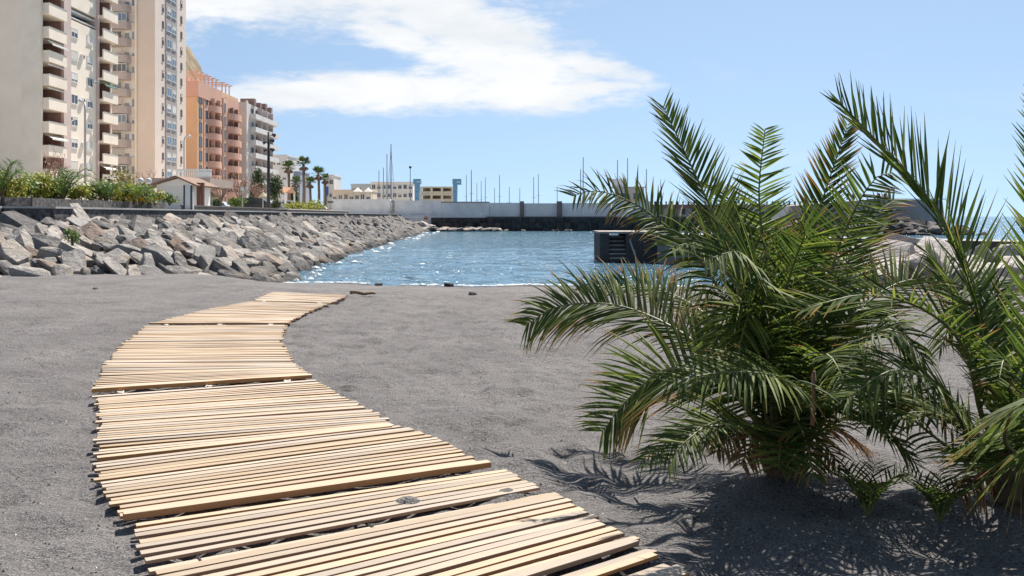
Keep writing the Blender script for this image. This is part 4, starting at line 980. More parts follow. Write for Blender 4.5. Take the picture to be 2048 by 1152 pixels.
for q in range(16): MB().box(xa+0.05+q*0.12, xa+0.06+q*0.12, YK-0.02, YK-0.002, LAND, zt-0.1).build('board_joint', mat('grey_joint', (0.45, 0.44, 0.42), 0.9), k1)  # thin grey strips for the joints between boards
for px in (394, 402):
    x = PX(px, YK); MB().box(x-0.10, x+0.10, YK+0.2, YK+0.4, LAND, PZ(365, YK)).build('post', mat('brown_post', (0.16, 0.07, 0.05), 0.7), k1)
k2 = root('terrace_bar', (-24, 72, LAND), 'low terrace building with white balustrade on its flat roof', 'building')
YT = 72.0; x0, x1 = PX(300, YT), PX(420, YT)
MB().box(x0, x1, YT, YT+6, PZ(372, YT), PZ(356, YT)).build('roof_slab', mat('grey_brown_fascia', (0.34, 0.27, 0.23), 0.9, 0.1, 0.8), k2)
MB().box(x0+0.4, x1-2.0, YT+1.2, YT+5.8, LAND, PZ(372, YT)-0.002).build('wall', mat('brown_wall', (0.22, 0.15, 0.11), 0.9, 0.2, 0.8), k2)
xr = PX(352, YT); bs = MB()
for q in range(18): bs.box(xr+0.05+q*0.15, xr+0.12+q*0.15, YT+0.15, YT+0.22, PZ(355.9, YT), PZ(341, YT))
bs.build('baluster', WFRAME, k2)['kind'] = 'stuff'
MB().box(xr, x1+0.05, YT+0.10, YT+0.27, PZ(341, YT)+0.002, PZ(338, YT)).build('handrail', WFRAME, k2)
MB().box(PX(392, YT), x1+0.04, YT+0.12, YT+0.25, PZ(353, YT), PZ(343, YT)).build('balustrade_panel', WFRAME, k2)
t5 = root('info_totem', P(376, 421, 46.5), 'tall narrow white sign panel with dark side posts by the kiosk', 'sign'); YS = 46.5
b0, b1 = LAND, PZ(368, YS)
MB().box(PX(370, YS), PX(380.5, YS), YS, YS+0.12, b0+0.02, b1).build('panel', mat('white_sign', (0.691, 0.700, 0.709), 0.5), t5)
for (pa0, pa1) in ((366.5, 369.6), (380.8, 383.5)): MB().box(PX(pa0, YS), PX(pa1, YS), YS+0.01, YS+0.11, b0, b1-0.05).build('post', mat('dark_post', (0.04, 0.04, 0.05), 0.5), t5)
MB().box(PX(383.7, YS), PX(386.5, YS), YS+0.02, YS+0.10, b0, b1-0.4).build('edge_trim', WFRAME, t5)

# ------------------------------------------------------------------ lamps, signs
POLE = mat('galvanised_pole', (0.346, 0.346, 0.338), 0.5, 0.1, 2.0); BLACKP = mat('black_lamp_post', (0.025, 0.025, 0.028), 0.5)
LAMPW = mat('white_lamp_head', (0.518, 0.518, 0.504), 0.4)
def arm_lamp(px, ytop, Y, arm_px, lab):
    x = PX(px, Y); z = PZ(ytop, Y); e = root('street_lamp', (x, Y, LAND), lab, 'street lamp')
    xa_ = PX(px+arm_px, Y)
    MB().tube([(x, Y, LAND), (x, Y, z-0.5), (x+(xa_-x)*0.15, Y, z-0.05)], [0.085, 0.06, 0.05], 8).build('pole', POLE, e, smooth=True)
    MB().tube([(x+(xa_-x)*0.15, Y, z-0.05), (x+(xa_-x)*0.5, Y, z+0.02)], 0.04, 6).build('arm', POLE, e)
    h = MB().tube([(x+(xa_-x)*0.4, Y, z+0.03), (x+(xa_-x)*0.7, Y, z+0.05), (xa_, Y, z)], [0.06, 0.16, 0.08], 8); h.build('lamp_head', LAMPW, e, smooth=True)
arm_lamp(170, 203, 60, -13, 'tall pale street lamp in front of the leftmost tower')
arm_lamp(368, 273, 95, 14, 'pale street lamp before the orange block, arm pointing right')
arm_lamp(503, 308, 110, -12, 'pale street lamp before the grey block near the dark lamp post')
YL = 78.0; xl = PX(537, YL)
e = root('floodlight_post', (xl, YL, LAND), 'black lamp post with several small spotlights standing by the palms', 'street lamp')
MB().tube([(xl, YL, LAND), (xl, YL, LAND+3), (xl+0.02, YL, PZ(264, YL))], [0.17, 0.13, 0.10], 8).build('pole', BLACKP, e, smooth=True)
for (px, py, s) in ((548, 270, 1), (545, 281, 1), (529, 285, -1), (545, 299, 1), (530, 300, -1)):
    x = PX(px, YL); z = PZ(py, YL); sp = MB().tube([(xl, YL, z-0.1), (x-0.1*s, YL, z)], 0.03, 5).build('bracket', BLACKP, e)
    MB().tube([(x-0.14*s, YL-0.05, z+0.06), (x+0.10*s, YL-0.15, z-0.06)], [0.10, 0.17], 8).build('spotlight', BLACKP, sp)
for i, (px, lab) in enumerate(((281, 'white globe lamp left of its pair beside the kiosk'), (297, 'white globe lamp right of its pair beside the kiosk'))):
    Y = 54; x = PX(px, Y); z = PZ(362, Y); e = root('globe_lamp', (x, Y, LAND), lab, 'lamp')
    MB().tube([(x, Y, LAND), (x, Y, z-0.14)], 0.035, 6).build('post', BLACKP, e)
    prof = [(0.19*math.sin(math.pi*k/8)+0.004, -0.19*math.cos(math.pi*k/8)) for k in range(9)]; MB().lathe(prof, (x, Y, z), 12).build('globe', LAMPW, e, smooth=True)
def sign_post(px, ytop, ybot, Y, wpx, hpx, colr, lab, nm='sign_post'):
    x = PX(px, Y); e = root(nm, (x, Y, LAND), lab, 'sign')
    MB().tube([(x, Y, LAND), (x, Y, PZ(ytop, Y))], 0.05, 6).build('post', POLE, e)
    w_ = wpx/F*Y/2; MB().box(x-w_, x+w_, Y-0.10, Y-0.055, PZ(ytop+hpx, Y), PZ(ytop, Y)).build('plate', colr, e)
sign_post(655, 373, 420, 115, 4.5, 18, mat('blue_sign', (0.03, 0.09, 0.30), 0.5), 'narrow blue upright sign right of the fan palms')
sign_post(485, 374, 412, 80, 6, 8, mat('pale_sign', (0.50, 0.58, 0.60), 0.5), 'small pale sign on a post among the low shrubs')
sign_post(661, 402, 421, 112, 12, 4, mat('dark_notice', (0.09, 0.10, 0.11), 0.6), 'low dark notice board before the harbour wall')
# pedestrians' parasols, orange work barriers
def parasol(px, py, Y, rpx, colr, lab):
    x = PX(px, Y); z = PZ(py, Y); r_ = rpx/F*Y; e = root('parasol', (x, Y, LAND), lab, 'parasol')
    MB().tube([(x, Y, LAND), (x, Y, z+0.05)], 0.03, 6).build('pole', WFRAME, e)
    mb = MB(); pts = [(x+math.cos(a)*r_, Y+math.sin(a)*r_, z-0.45) for a in [k*math.pi/4 for k in range(8)]]
    mb.add(pts+[(x, Y, z)], [(k, (k+1) % 8, 8) for k in range(8)]); mb.add([(p[0], p[1], p[2]-0.14) for p in pts]+pts, [(k, (k+1) % 8, 8+(k+1) % 8, 8+k) for k in range(8)]); mb.build('canopy', colr, e)
parasol(424, 383, 75, 13, mat('tan_canvas', (0.360, 0.274, 0.180), 0.9, 0.1, 2.0), 'tan parasol right of the kiosk terrace')
parasol(526, 383, 82, 9, mat('straw_canvas', (0.446, 0.382, 0.259), 0.9, 0.1, 2.0), 'straw coloured parasol left of the dark lamp post')
ORG = mat('orange_plastic', (0.540, 0.122, 0.036), 0.5, 0.1, 3.0)
for (px, py, Y, wpx, hpx, lab) in ((657, 431, 104, 6, 13, 'tall orange road barrier on the promenade edge'), (664, 432, 100, 7, 8, 'low orange road barrier right beside the tall one'),
                                   (679, 440, 98, 10, 13, 'orange barrier lying among the far boulders'), (700, 437, 106, 8, 10, 'rightmost orange barrier above the far boulders'), (852, 438, 124, 8, 5, 'reddish plastic barrier by the foot of the harbour wall')):
    x = PX(px, Y); z = PZ(py, Y); w_ = wpx/F*Y/2; h_ = hpx/F*Y; e = root('road_barrier', (x, Y, z), lab, 'barrier')
    MB().prism([(Y-0.25, z-0.1), (Y+0.25, z-0.1), (Y+0.08, z+h_*0.45), (Y+0.07, z+h_), (Y-0.07, z+h_), (Y-0.08, z+h_*0.45)], 'x', x-w_, x+w_).build('body', ORG, e)
    MB().box(x-w_*0.8, x+w_*0.8, Y-0.12, Y-0.085, z+h_*0.55, z+h_*0.75).build('reflector', WFRAME, e)

# ------------------------------------------------------------------ cars behind the shrubs
TYRE = mat('tyre', (0.02, 0.02, 0.02), 0.9); RIM = mat('wheel_rim', (0.45, 0.45, 0.46), 0.35, metallic=0.8)
def car(px, Y, colr, lab, van=False, nm='parked_car'):
    x = PX(px, Y); e = root(nm, (x, Y, LAND), lab, 'car'); z = LAND; L = 4.3; w_ = 1.75
    low = [(-2.15, 0.25), (2.15, 0.25), (2.15, 0.62), (2.0, 0.80), (1.25, 0.93), (-2.05, 0.97), (-2.15, 0.6)]
    cab = [(1.15, 0.93), (0.55, 1.42), (-1.25, 1.46), (-1.95, 0.97)] if not van else [(1.6, 0.93), (1.15, 1.95), (-2.1, 1.95), (-2.12, 0.95)]
    MB().prism([(x+a, z+b) for a, b in low], 'y', Y, Y+w_).build('body', colr, e)
    MB().prism([(x+a*0.985, z+b) for a, b in cab], 'y', Y+0.10, Y+w_-0.10).build('cabin', colr, e)
    if not van: wins = [[(1.0, 0.97), (0.52, 1.36), (-0.3, 1.38), (-0.3, 0.97)], [(-0.4, 0.97), (-0.4, 1.38), (-1.2, 1.39), (-1.7, 0.99)]]
    else: wins = [[(1.4, 1.05), (1.05, 1.75), (0.2, 1.75), (0.2, 1.05)], [(0.1, 1.1), (0.1, 1.75), (-1.9, 1.75), (-1.9, 1.1)]]
    for wv in wins: MB().prism([(x+a, z+b) for a, b in wv], 'y', Y+0.085, Y+0.097).build('window', GLASS, e)
    for wx in (-1.35, 1.35):
        t_ = MB().tube([(x+wx, Y-0.03, z+0.31), (x+wx, Y+0.18, z+0.31)], 0.31, 14).build('wheel', TYRE, e); MB().tube([(x+wx, Y-0.045, z+0.31), (x+wx, Y-0.032, z+0.31)], 0.19, 12).build('rim', RIM, t_)
    MB().box(x+2.05, x+2.16, Y+0.1, Y+0.4, z+0.62, z+0.75).build('headlight', LAMPW, e)
car(432, 104, mat('silver_paint', (0.42, 0.45, 0.50), 0.3, metallic=0.3), 'silver car parked right of the kiosk')
car(512, 86, mat('dark_paint', (0.05, 0.05, 0.06), 0.3), 'dark car parked left of the dark lamp post')
car(528, 98, mat('white_paint', (0.504, 0.504, 0.504), 0.35), 'white car with its roof showing near the dark lamp post')
car(566, 126, MATS['white_paint'], 'white van parked beneath the terracotta roof', True, 'parked_van')
car(640, 150, MATS['white_paint'], 'far white car under the rightmost fan palm')
h1 = root('tiled_shelter', (PX(560, 122), 122, LAND), 'small open shelter with terracotta tiled roof above the white van', 'shelter'); Y = 122.0; x0, x1 = PX(545, Y), PX(577, Y)
MB().prism([(Y-1.2, PZ(385, Y)), (Y+4.4, PZ(385, Y)), (Y+1.6, PZ(374, Y))], 'x', x0, x1).build('roof', mat('terracotta_tile', (0.346, 0.173, 0.101), 0.9, 0.2, 2.0), h1)
for xx in (x0+0.2, x1-0.2):
    for yy in (Y-0.9, Y+4.1): MB().box(xx-0.1, xx+0.1, yy-0.1, yy+0.1, LAND, PZ(385, Y)-0.002).build('post', WK, h1)
# ------------------------------------------------------------------ vegetation of the promenade
def foliage_mat(name, lo, hi, trans=0.25):
    m = bpy.data.materials.new(name); m.use_nodes = True; t = NT(m.node_tree); b = m.node_tree.nodes['Principled BSDF']; b.inputs['Roughness'].default_value = 0.55
    geo = t.n('ShaderNodeNewGeometry'); c = t.ramp(geo.outputs['Random Per Island'], [(0.0, lo), (1.0, hi)]); t.l(c, b.inputs['Base Color'])
    tr = t.n('ShaderNodeBsdfTranslucent'); t.l(c, tr.inputs['Color']); mx = t.n('ShaderNodeMixShader'); mx.inputs[0].default_value = trans
    t.l(b.outputs[0], mx.inputs[1]); t.l(tr.outputs[0], mx.inputs[2]); t.l(mx.outputs[0], m.node_tree.nodes['Material Output'].inputs[0]); return m
LEAFG = foliage_mat('shrub_leaf', (0.06, 0.11, 0.022), (0.20, 0.27, 0.06)); LEAFY = foliage_mat('yellow_green_leaf', (0.17, 0.21, 0.025), (0.42, 0.40, 0.06))
LEAFD = foliage_mat('dark_tree_leaf', (0.035, 0.06, 0.022), (0.10, 0.14, 0.05)); LEAFO = foliage_mat('ochre_leaf', (0.16, 0.14, 0.04), (0.32, 0.27, 0.08))
FLOW = foliage_mat('orange_flower', (0.75, 0.25, 0.02), (0.85, 0.48, 0.03), 0.1); DRYL = foliage_mat('dry_twig_leaf', (0.22, 0.12, 0.09), (0.42, 0.28, 0.2), 0.1)
WOODB = mat('shrub_wood', (0.12, 0.085, 0.06), 0.9, 0.3, 5.0)
def crown(mb, c, rad, n, leaf, r, clumps=7, shell=0.55):
    """leaf-sized faces spread through uneven clumps"""
    cl = []
    for k in range(clumps):
        d = Vector((r.gauss(0, 1), r.gauss(0, 1), r.gauss(0, 0.8))).normalized()*r.uniform(0.25, 0.75)
        cl.append((Vector((c[0]+d.x*rad[0], c[1]+d.y*rad[1], c[2]+d.z*rad[2])), r.uniform(0.35, 0.6)))
    for i in range(n):
        cc, cr = cl[r.randrange(clumps)]
        d = Vector((r.gauss(0, 1), r.gauss(0, 1), r.gauss(0, 1))).normalized()*(r.random()**shell)*cr
        p = cc+Vector((d.x*rad[0], d.y*rad[1], d.z*rad[2]))
        nn = (d+Vector((r.gauss(0, .5), r.gauss(0, .5), r.gauss(0.3, .5)))).normalized(); a = nn.cross(Vector((r.random(), r.random(), r.random()))).normalized(); b = nn.cross(a)
        s = leaf*r.uniform(0.6, 1.3); mb.add([p-a*s, p-b*s*0.45, p+a*s, p+b*s*0.45], [(0, 1, 2, 3)])
def shrub(px, ybot_z, Y, wpx, ytop, lab, leafm, n=420, leaf=0.09, flowers=0, nm='shrub'):
    x = PX(px, Y); zt = PZ(ytop, Y); r = random.Random(int(px*7+Y)); w_ = wpx/F*Y/2; zb = ybot_z; h = (zt-zb)
    e = root(nm, (x, Y, zb), lab, 'shrub'); w_ *= 1.5; h *= 1.15; mb = MB(); crown(mb, (x, Y, zb+h*0.50), (w_, w_*0.8, h*0.54), int(n*2.4), leaf, r, 16)
    mb.build('foliage', leafm, e)
    st = MB()
    for q in range(4): st.tube([(x+r.uniform(-.1, .1)*w_, Y, zb), (x+r.uniform(-.6, .6)*w_, Y+r.uniform(-.3, .3)*w_, zb+h*0.7)], [0.03, 0.01], 5)
    st.build('stem', WOODB, e)
    if flowers:
        f = MB(); crown(f, (x, Y-w_*0.35, zb+h*0.30), (w_*0.9, w_*0.5, h*0.25), flowers, 0.06, r, 5); f.build('blossom', FLOW, e)
PB = 2.15
shrub(8, PB, 35, 60, 345, 'yellow green shrub at the far left end of the planter', LEAFY, 420, 0.08)
shrub(38, PB, 36.5, 62, 358, 'dense green shrub with orange flowers near the left picture edge', LEAFG, 480, 0.08, 90)
shrub(72, PB, 38, 50, 345, 'bright yellow green shrub below the blank tower wall', LEAFY, 420, 0.08)
shrub(104, PB, 39, 50, 362, 'low green shrub left of the planter palm', LEAFG, 380, 0.08)
shrub(158, PB, 40, 40, 372, 'low yellow green shrub right of the planter palm', LEAFY, 360, 0.08)
shrub(188, PB, 41, 44, 362, 'green shrub under the tall pale street lamp', LEAFG, 380, 0.08, 10)
shrub(243, PB, 42, 46, 368, 'yellow flowering shrub in the middle of the planter', LEAFY, 400, 0.08, 30)
shrub(282, PB, 43.5, 50, 366, 'green shrub with orange blossom left of the kiosk', LEAFG, 420, 0.08, 70)
shrub(310, PB, 44.5, 36, 378, 'yellow green shrub at the kiosk corner', LEAFY, 300, 0.08, 20)
shrub(338, PB, 45.2, 26, 388, 'small dark shrub at the right end of the planter', LEAFG, 240, 0.07)
shrub(247, LAND, 52, 62, 345, 'rounded ochre shrub behind the planter left of the kiosk', LEAFO, 700, 0.09)
# feathery planter palms
PPALM = leaf_material('planter_palm_leaf', (0.06, 0.12, 0.03), (0.17, 0.24, 0.06), (0.4, 0.3, 0.1), 0.3, 0.5)
for (px, Y, n, span, hh, lab) in ((0, 34.2, 9, 1.0, 1.5, 'feathery planter palm cut by the left picture edge'), (125, 38.5, 12, 1.3, 1.5, 'large feathery palm in the middle of the planter'),
                                  (68, 40, 9, 0.9, 1.35, 'feathery palm behind the yellow shrub in the planter'), (212, 41, 9, 0.95, 1.0, 'small feathery palm left of the ochre shrub'), (270, 42, 8, 0.8, 0.9, 'small feathery palm before the globe lamps')):
    x = PX(px, Y); b = Vector((x, Y, PB+0.1)); e = root('planter_palm', (x, Y, PB), lab, 'palm'); r = random.Random(int(px+3))
    MB().tube([(x, Y, PB), (x, Y, PB+0.35)], [0.12, 0.09], 8).build('trunk', BARK, e)
    for k in range(n):
        a = k*2.4+r.random(); d = Vector((math.cos(a), math.sin(a), 0))*span*r.uniform(0.7, 1.1); h_ = hh*r.uniform(0.5, 1.0)
        frond(e, [b, b+d*0.35+Vector((0, 0, h_*0.7)), b+d*0.75+Vector((0, 0, h_)), b+d*1.1+Vector((0, 0, h_*0.8))], up=(0, 0, 1), seed=int(px)+k, leaf=0.36, wid=0.045, pitch=0.07, dry=0.05, leafmat=PPALM, stem_r=0.02, nseg=2)
# twig trees
def bare_tree(px, ybot_z, Y, ytop, spread_px, lab, tint, leaves=0, nm='bare_tree'):
    x = PX(px, Y); zt = PZ(ytop, Y); zb = ybot_z; h = zt-zb; w_ = spread_px/F*Y/2; r = random.Random(int(px)+9)
    e = root(nm, (x, Y, zb), lab, 'tree'); tk = MB().tube([(x, Y, zb), (x+0.1, Y, zb+h*0.35)], [0.13, 0.09], 7).build('trunk', WOODB, e)
    br = MB()
    for q in range(16):
        a = q*2.4; tip = Vector((x+math.cos(a)*w_*r.uniform(0.5, 1), Y+math.sin(a)*w_*r.uniform(0.4, 0.9), zb+h*r.uniform(0.6, 1.0))); b0 = Vector((x+0.1, Y, zb+h*r.uniform(0.2, 0.36)))
        md = b0.lerp(tip, 0.5)+Vector((r.uniform(-.2, .2), 0, r.uniform(0, .25)))
        br.tube([b0, md, tip], [0.045, 0.028, 0.01], 4)
        for s in range(5):
            p0 = md.lerp(tip, r.random()); br.tube([p0, p0+Vector((r.uniform(-.5, .5)*w_*0.6, r.uniform(-.3, .3)*w_, r.uniform(-.05, .35)*h*0.5))], [0.018, 0.006], 4)
    br.build('branches', tint, e)
    mb = MB(); crown(mb, (x, Y, zb+h*0.68), (w_, w_*0.8, h*0.36), int(leaves*2.2), 0.08, r, 12, 0.8); mb.build('crown', DRYL, e)
TWIG = mat('reddish_twigs', (0.27, 0.15, 0.12), 0.9, 0.3, 5.0); TWIG2 = mat('grey_brown_twigs', (0.24, 0.17, 0.13), 0.9, 0.3, 5.0)
bare_tree(108, LAND, 60, 305, 58, 'reddish bare tree before the lower balconies of the left tower', TWIG, 120)
bare_tree(290, LAND, 80, 338, 46, 'pinkish bare tree behind the white globe lamps', TWIG, 160)
bare_tree(440, LAND, 84, 350, 60, 'twiggy bare tree right of the terrace balustrade', TWIG2, 260)
bare_tree(478, LAND, 90, 346, 62, 'wide twiggy tree before the base of the grey block', TWIG2, 260)
bare_tree(516, LAND, 96, 362, 46, 'low dry tree left of the dark lamp post', TWIG, 200)
def leafy_tree(px, Y, ytop, wpx, lab, leafm=None, n=900, leaf=0.16, zb=LAND):
    x = PX(px, Y); zt = PZ(ytop, Y); h = zt-zb; w_ = wpx/F*Y/2; r = random.Random(int(px)+31)
    e = root('leafy_tree', (x, Y, zb), lab, 'tree'); tk = MB(); tk.tube([(x, Y, zb), (x+0.1, Y, zb+h*0.55)], [0.18, 0.1], 7)
    for q in range(5): tk.tube([(x+0.05, Y, zb+h*0.35), (x+r.uniform(-.7, .7)*w_, Y+r.uniform(-.5, .5)*w_, zb+h*0.8)], [0.08, 0.03], 5)
    tk.build('trunk', WOODB, e); mb = MB(); crown(mb, (x, Y, zb+h*0.60), (w_, w_*0.9, h*0.44), int(n*1.7), leaf, r, 14); mb.build('crown', leafm or LEAFD, e)
leafy_tree(516, 105, 330, 40, 'grey green tree left of the dark lamp post before the grey block')
leafy_tree(549, 112, 345, 34, 'grey green tree right behind the dark lamp post')
leafy_tree(585, 140, 372, 30, 'dark low tree between the fan palm trunks')
leafy_tree(430, 92, 392, 30, 'low dark green bush beside the silver car', LEAFD, 500, 0.12)
leafy_tree(470, 84, 392, 44, 'low green bush beneath the twiggy trees', LEAFG, 600, 0.12)
leafy_tree(552, 84, 396, 22, 'dark upright bush right of the dark lamp post', LEAFD, 500, 0.1)
leafy_tree(675, 240, 384, 22, 'far dark tree above the left end of the harbour wall', LEAFD, 400, 0.25)
leafy_tree(692, 245, 385, 14, 'smaller far dark tree above the harbour wall', LEAFD, 300, 0.25)
for (px, Y, wpx, yt, lab) in ((592, 98, 40, 406, 'bright green hedge left part on the promenade bank'), (628, 104, 46, 403, 'bright green hedge right part by the blue sign')):
    shrub(px, LAND, Y, wpx, yt, lab, LEAFY, 500, 0.12, nm='hedge')
shrub(145, 0.75, 26.6, 24, 458, 'small wild green shrub growing between the boulders', LEAFG, 160, 0.045, nm='wild_shrub')
# fan palms
FAN = foliage_mat('fan_palm_leaf', (0.05, 0.085, 0.03), (0.13, 0.18, 0.06)); FTRUNK = mat('fan_palm_trunk', (0.20, 0.15, 0.11), 0.95, 0.35, 4.0)
def fan_palm(px, Y, ytop, rpx, lab):
    x = PX(px, Y); r_ = rpx/F*Y; zt = PZ(ytop, Y)-r_*0.7; r = random.Random(int(px)); e = root('fan_palm', (x, Y, LAND), lab, 'palm')
    MB().tube([(x, Y, LAND), (x+0.1, Y, (LAND+zt)/2), (x, Y, zt)], [0.30, 0.22, 0.20], 8).build('trunk', FTRUNK, e, smooth=True)
    sk = MB(); c = Vector((x, Y, zt))
    for dead in (0, 1):
        mb = MB()
        for k in range(26 if not dead else 14):
            a = k*2.4; el = r.uniform(-0.3, 1.3) if not dead else r.uniform(-1.4, -0.8); L = r_*r.uniform(0.55, 0.8)
            d = Vector((math.cos(a)*math.cos(el), math.sin(a)*math.cos(el), math.sin(el))); hub = c+d*L*(0.55 if not dead else 0.3); sd = d.cross(Vector((0, 0, 1))).normalized(); up_ = sd.cross(d)
            if not dead: mb.tube([c, hub], 0.025, 3)
            for q in range(-6, 7):
                an = q*0.19; tip = hub+(d*math.cos(an)+sd*math.sin(an))*r_*0.48*r.uniform(0.85, 1.1)-Vector((0, 0, 0.12*r_*abs(q)/6))+up_*0.05
                w_ = sd*math.cos(an)*0.06-d*math.sin(an)*0.06; md = hub.lerp(tip, 0.55); mb.add([hub, md-w_, tip, md+w_], [(0, 1, 2, 3)])
        mb.build('crown' if not dead else 'dead_skirt', FAN if not dead else DRYL, e)
fan_palm(577, 135, 320, 21, 'leftmost of the three fan palms before the pale houses')
fan_palm(607, 130, 313, 22, 'tallest fan palm, the middle one of three')
fan_palm(637, 150, 332, 22, 'right fan palm of the three tall ones before the pale houses')
fan_palm(620, 158, 352, 19, 'lower fan palm between the tallest and the right one')
fan_palm(650, 165, 346, 17, 'rightmost lower fan palm beside the narrow white building')
fan_palm(592, 160, 352, 18, 'lower fan palm between the left and the tallest one')

# person on the promenade above the shrubs
def person(px, Y, lab):
    x = PX(px, Y); z = LAND; e = root('person', (x, Y, z), lab, 'person')
    J = [(0, 0, .93), (0, 0, 1.15), (0, -.01, 1.38), (0, 0, 1.50), (0, .01, 1.58), (0, .0, 1.68), (.17, 0, 1.40), (.22, .02, 1.15), (.20, -.08, .92), (-.17, 0, 1.40), (-.22, .0, 1.15), (-.21, .1, .92),
         (.09, 0, .88), (.10, -.06, .50), (.10, .02, .08), (.10, -.12, .04), (-.09, 0, .88), (-.10, .08, .50), (-.10, .18, .10), (-.10, .06, .05)]
    E = [(0, 1), (1, 2), (2, 3), (3, 4), (4, 5), (2, 6), (6, 7), (7, 8), (2, 9), (9, 10), (10, 11), (0, 12), (12, 13), (13, 14), (14, 15), (0, 16), (16, 17), (17, 18), (18, 19)]
    Rr = [.15, .14, .16, .06, .09, .085, .065, .05, .04, .065, .05, .04, .09, .06, .045, .04, .09, .06, .045, .04]
    me_ = bpy.data.meshes.new('body'); me_.from_pydata(J, E, []); o = bpy.data.objects.new('body', me_); COL.objects.link(o); o.parent = e
    sk = o.modifiers.new('skin', 'SKIN')
    for i, v in enumerate(me_.skin_vertices[0].data): v.radius = (Rr[i], Rr[i]*0.8); v.use_root = i == 0
    o.modifiers.new('sub', 'SUBSURF').levels = 1
    m = bpy.data.materials.new('clothed_body'); m.use_nodes = True; t = NT(m.node_tree); sp = t.n('ShaderNodeSeparateXYZ'); t.l(t.n('ShaderNodeTexCoord').outputs['Object'], sp.inputs[0])
    k = t.math('DIVIDE', sp.outputs[2], 1.8); t.l(t.ramp(k, [(0.0, (0.04, 0.04, 0.05)), (0.05, (0.05, 0.06, 0.10)), (0.52, (0.30, 0.42, 0.55)), (0.82, (0.45, 0.27, 0.19))], 'CONSTANT'), m.node_tree.nodes['Principled BSDF'].inputs['Base Color'])
    me_.materials.append(m)
    prof = [(0.09*math.sin(math.pi*q/8)+0.002, -0.10*math.cos(math.pi*q/8)) for q in range(3, 9)]; MB().lathe(prof, (x, Y+0.01, z+1.70), 10).build('hair', mat('dark_hair', (0.02, 0.015, 0.012), 0.7), e, smooth=True)
person(218, 50, 'person in a light blue shirt walking behind the shrubs')

# ------------------------------------------------------------------ harbour wall, quay and what rises behind it
hw = root('harbour_wall', (-5, 134, -0.5), 'long grey concrete harbour wall of separate panels across the bay', 'wall')
YQ = 134.0; DARKQ = mat('dark_wet_stone', (0.040, 0.040, 0.043), 0.9, 0.6, 1.4, 0.15, 1.5, stain=(0.11, 0.10, 0.095), stain_scale=0.9, stain_amt=0.6); CONC2 = mat('pale_concrete', (0.78, 0.76, 0.75), 0.9, 0.12, 0.8, 0.01, 5.0, stain=(0.60, 0.58, 0.57), stain_scale=0.4, stain_amt=0.6)
for (a, b, yt, yb, dy, mt_) in ((664, 780, 398.5, 436, 0.0, CONC), (780.4, 885, 401, 450, 0.15, CONC), (885.4, 979, 405, 450, -0.15, CONC), (979.4, 1040, 405.5, 436, 0.05, CONC2), (1048.3, 1114, 406.5, 436, 0.25, CONC2), (1124.3, 1222, 406, 436, 0.2, CONC2)):
    MB().box(PX(a, YQ), PX(b, YQ), YQ+dy, YQ+1.4, PZ(yb, YQ), PZ(yt, YQ)).build('panel', mt_, hw)
MB().box(PX(883, YQ), PX(979.2, YQ), YQ-0.25, YQ+1.5, PZ(405, YQ)+0.002, PZ(403.4, YQ)).build('coping', mat('dark_cap', (0.13, 0.125, 0.12), 0.9, 0.2, 1.0), hw)
for (a, b) in ((1040, 1048), (1114, 1124)): MB().box(PX(a, YQ), PX(b, YQ), YQ-0.25, YQ+1.5, PZ(436, YQ), PZ(402.5, YQ)).build('pillar', mat('brown_grey_pillar', (0.194, 0.166, 0.158), 0.9, 0.1, 1.0), hw)
MB().box(PX(800, YQ), PX(905, YQ), YQ-1.5, YQ-0.2, PZ(447, YQ), PZ(431, YQ)).build('lower_ledge', CONC2, hw)
MB().prism([(PX(905, YQ), PZ(447, YQ)), (PX(905, YQ), PZ(431, YQ)), (PX(968, YQ), PZ(431, YQ)), (PX(976, YQ), PZ(447, YQ))], 'y', YQ-1.4, YQ-0.2).build('lower_ledge', CONC2, hw)
MB().box(PX(1225, YQ), PX(1300, YQ), YQ-0.1, YQ+3, PZ(436, YQ), PZ(404, YQ)).build('end_block', CONC2, hw)
q = root('quay', (10, 131, -1), 'dark wet stone quay base under the harbour wall', 'quay')
mb = MB(); qr = random.Random(8); N = 60
for i in range(N):                                     # rough masonry face, each length set at its own depth
    a = PX(862, 131)+(PX(1700, 131)-PX(862, 131))*i/N; b = PX(862, 131)+(PX(1700, 131)-PX(862, 131))*(i+1)/N
    for j in range(3):
        z0 = -0.9+j*0.78; mb.box(a, b-0.02, 131.6+qr.uniform(-0.5, 0.25)-0.25*(2-j), 140, z0+0.002*(i % 3), z0+0.775)
mb.build('masonry', DARKQ, q)
MB().box(PX(975, YQ), PX(1700, YQ), 132.6, 142, 1.42, 1.60).build('deck', mat('quay_deck', (0.115, 0.112, 0.108), 0.9, 0.2, 1.0), q)
dst = [rock_mesh(500+i, (0.9, 0.75, 0.6)) for i in range(5)]
for d_ in dst: d_.materials.append(ROCK)
qs = root('quay_rocks', (-8, 130, -0.6), 'scattered boulders at the water line before the dark quay', 'rocks')
for k in range(46):
    px = 812+ (k/46)**1.3*190+qr.uniform(-6, 6); Y = 130+qr.uniform(-2.0, 0.6); s = qr.uniform(0.45, 1.0)
    zz = WATER+0.1+max(0, (890-px)/90)*qr.uniform(0.2, 1.6); inst('stone', dst[k % 5], qs, (PX(px, Y), Y, zz), (qr.uniform(-.4, .4), qr.uniform(-.4, .4), qr.uniform(0, 6)), (s*1.2, s, s*0.8))
for k, px in enumerate((1105, 1115, 1132, 1138, 1012, 1047)):
    inst('stone', dst[k % 5], qs, (PX(px, 130), 130, WATER+0.05), (0, 0.2, k), (0.6, 0.5, 0.35))

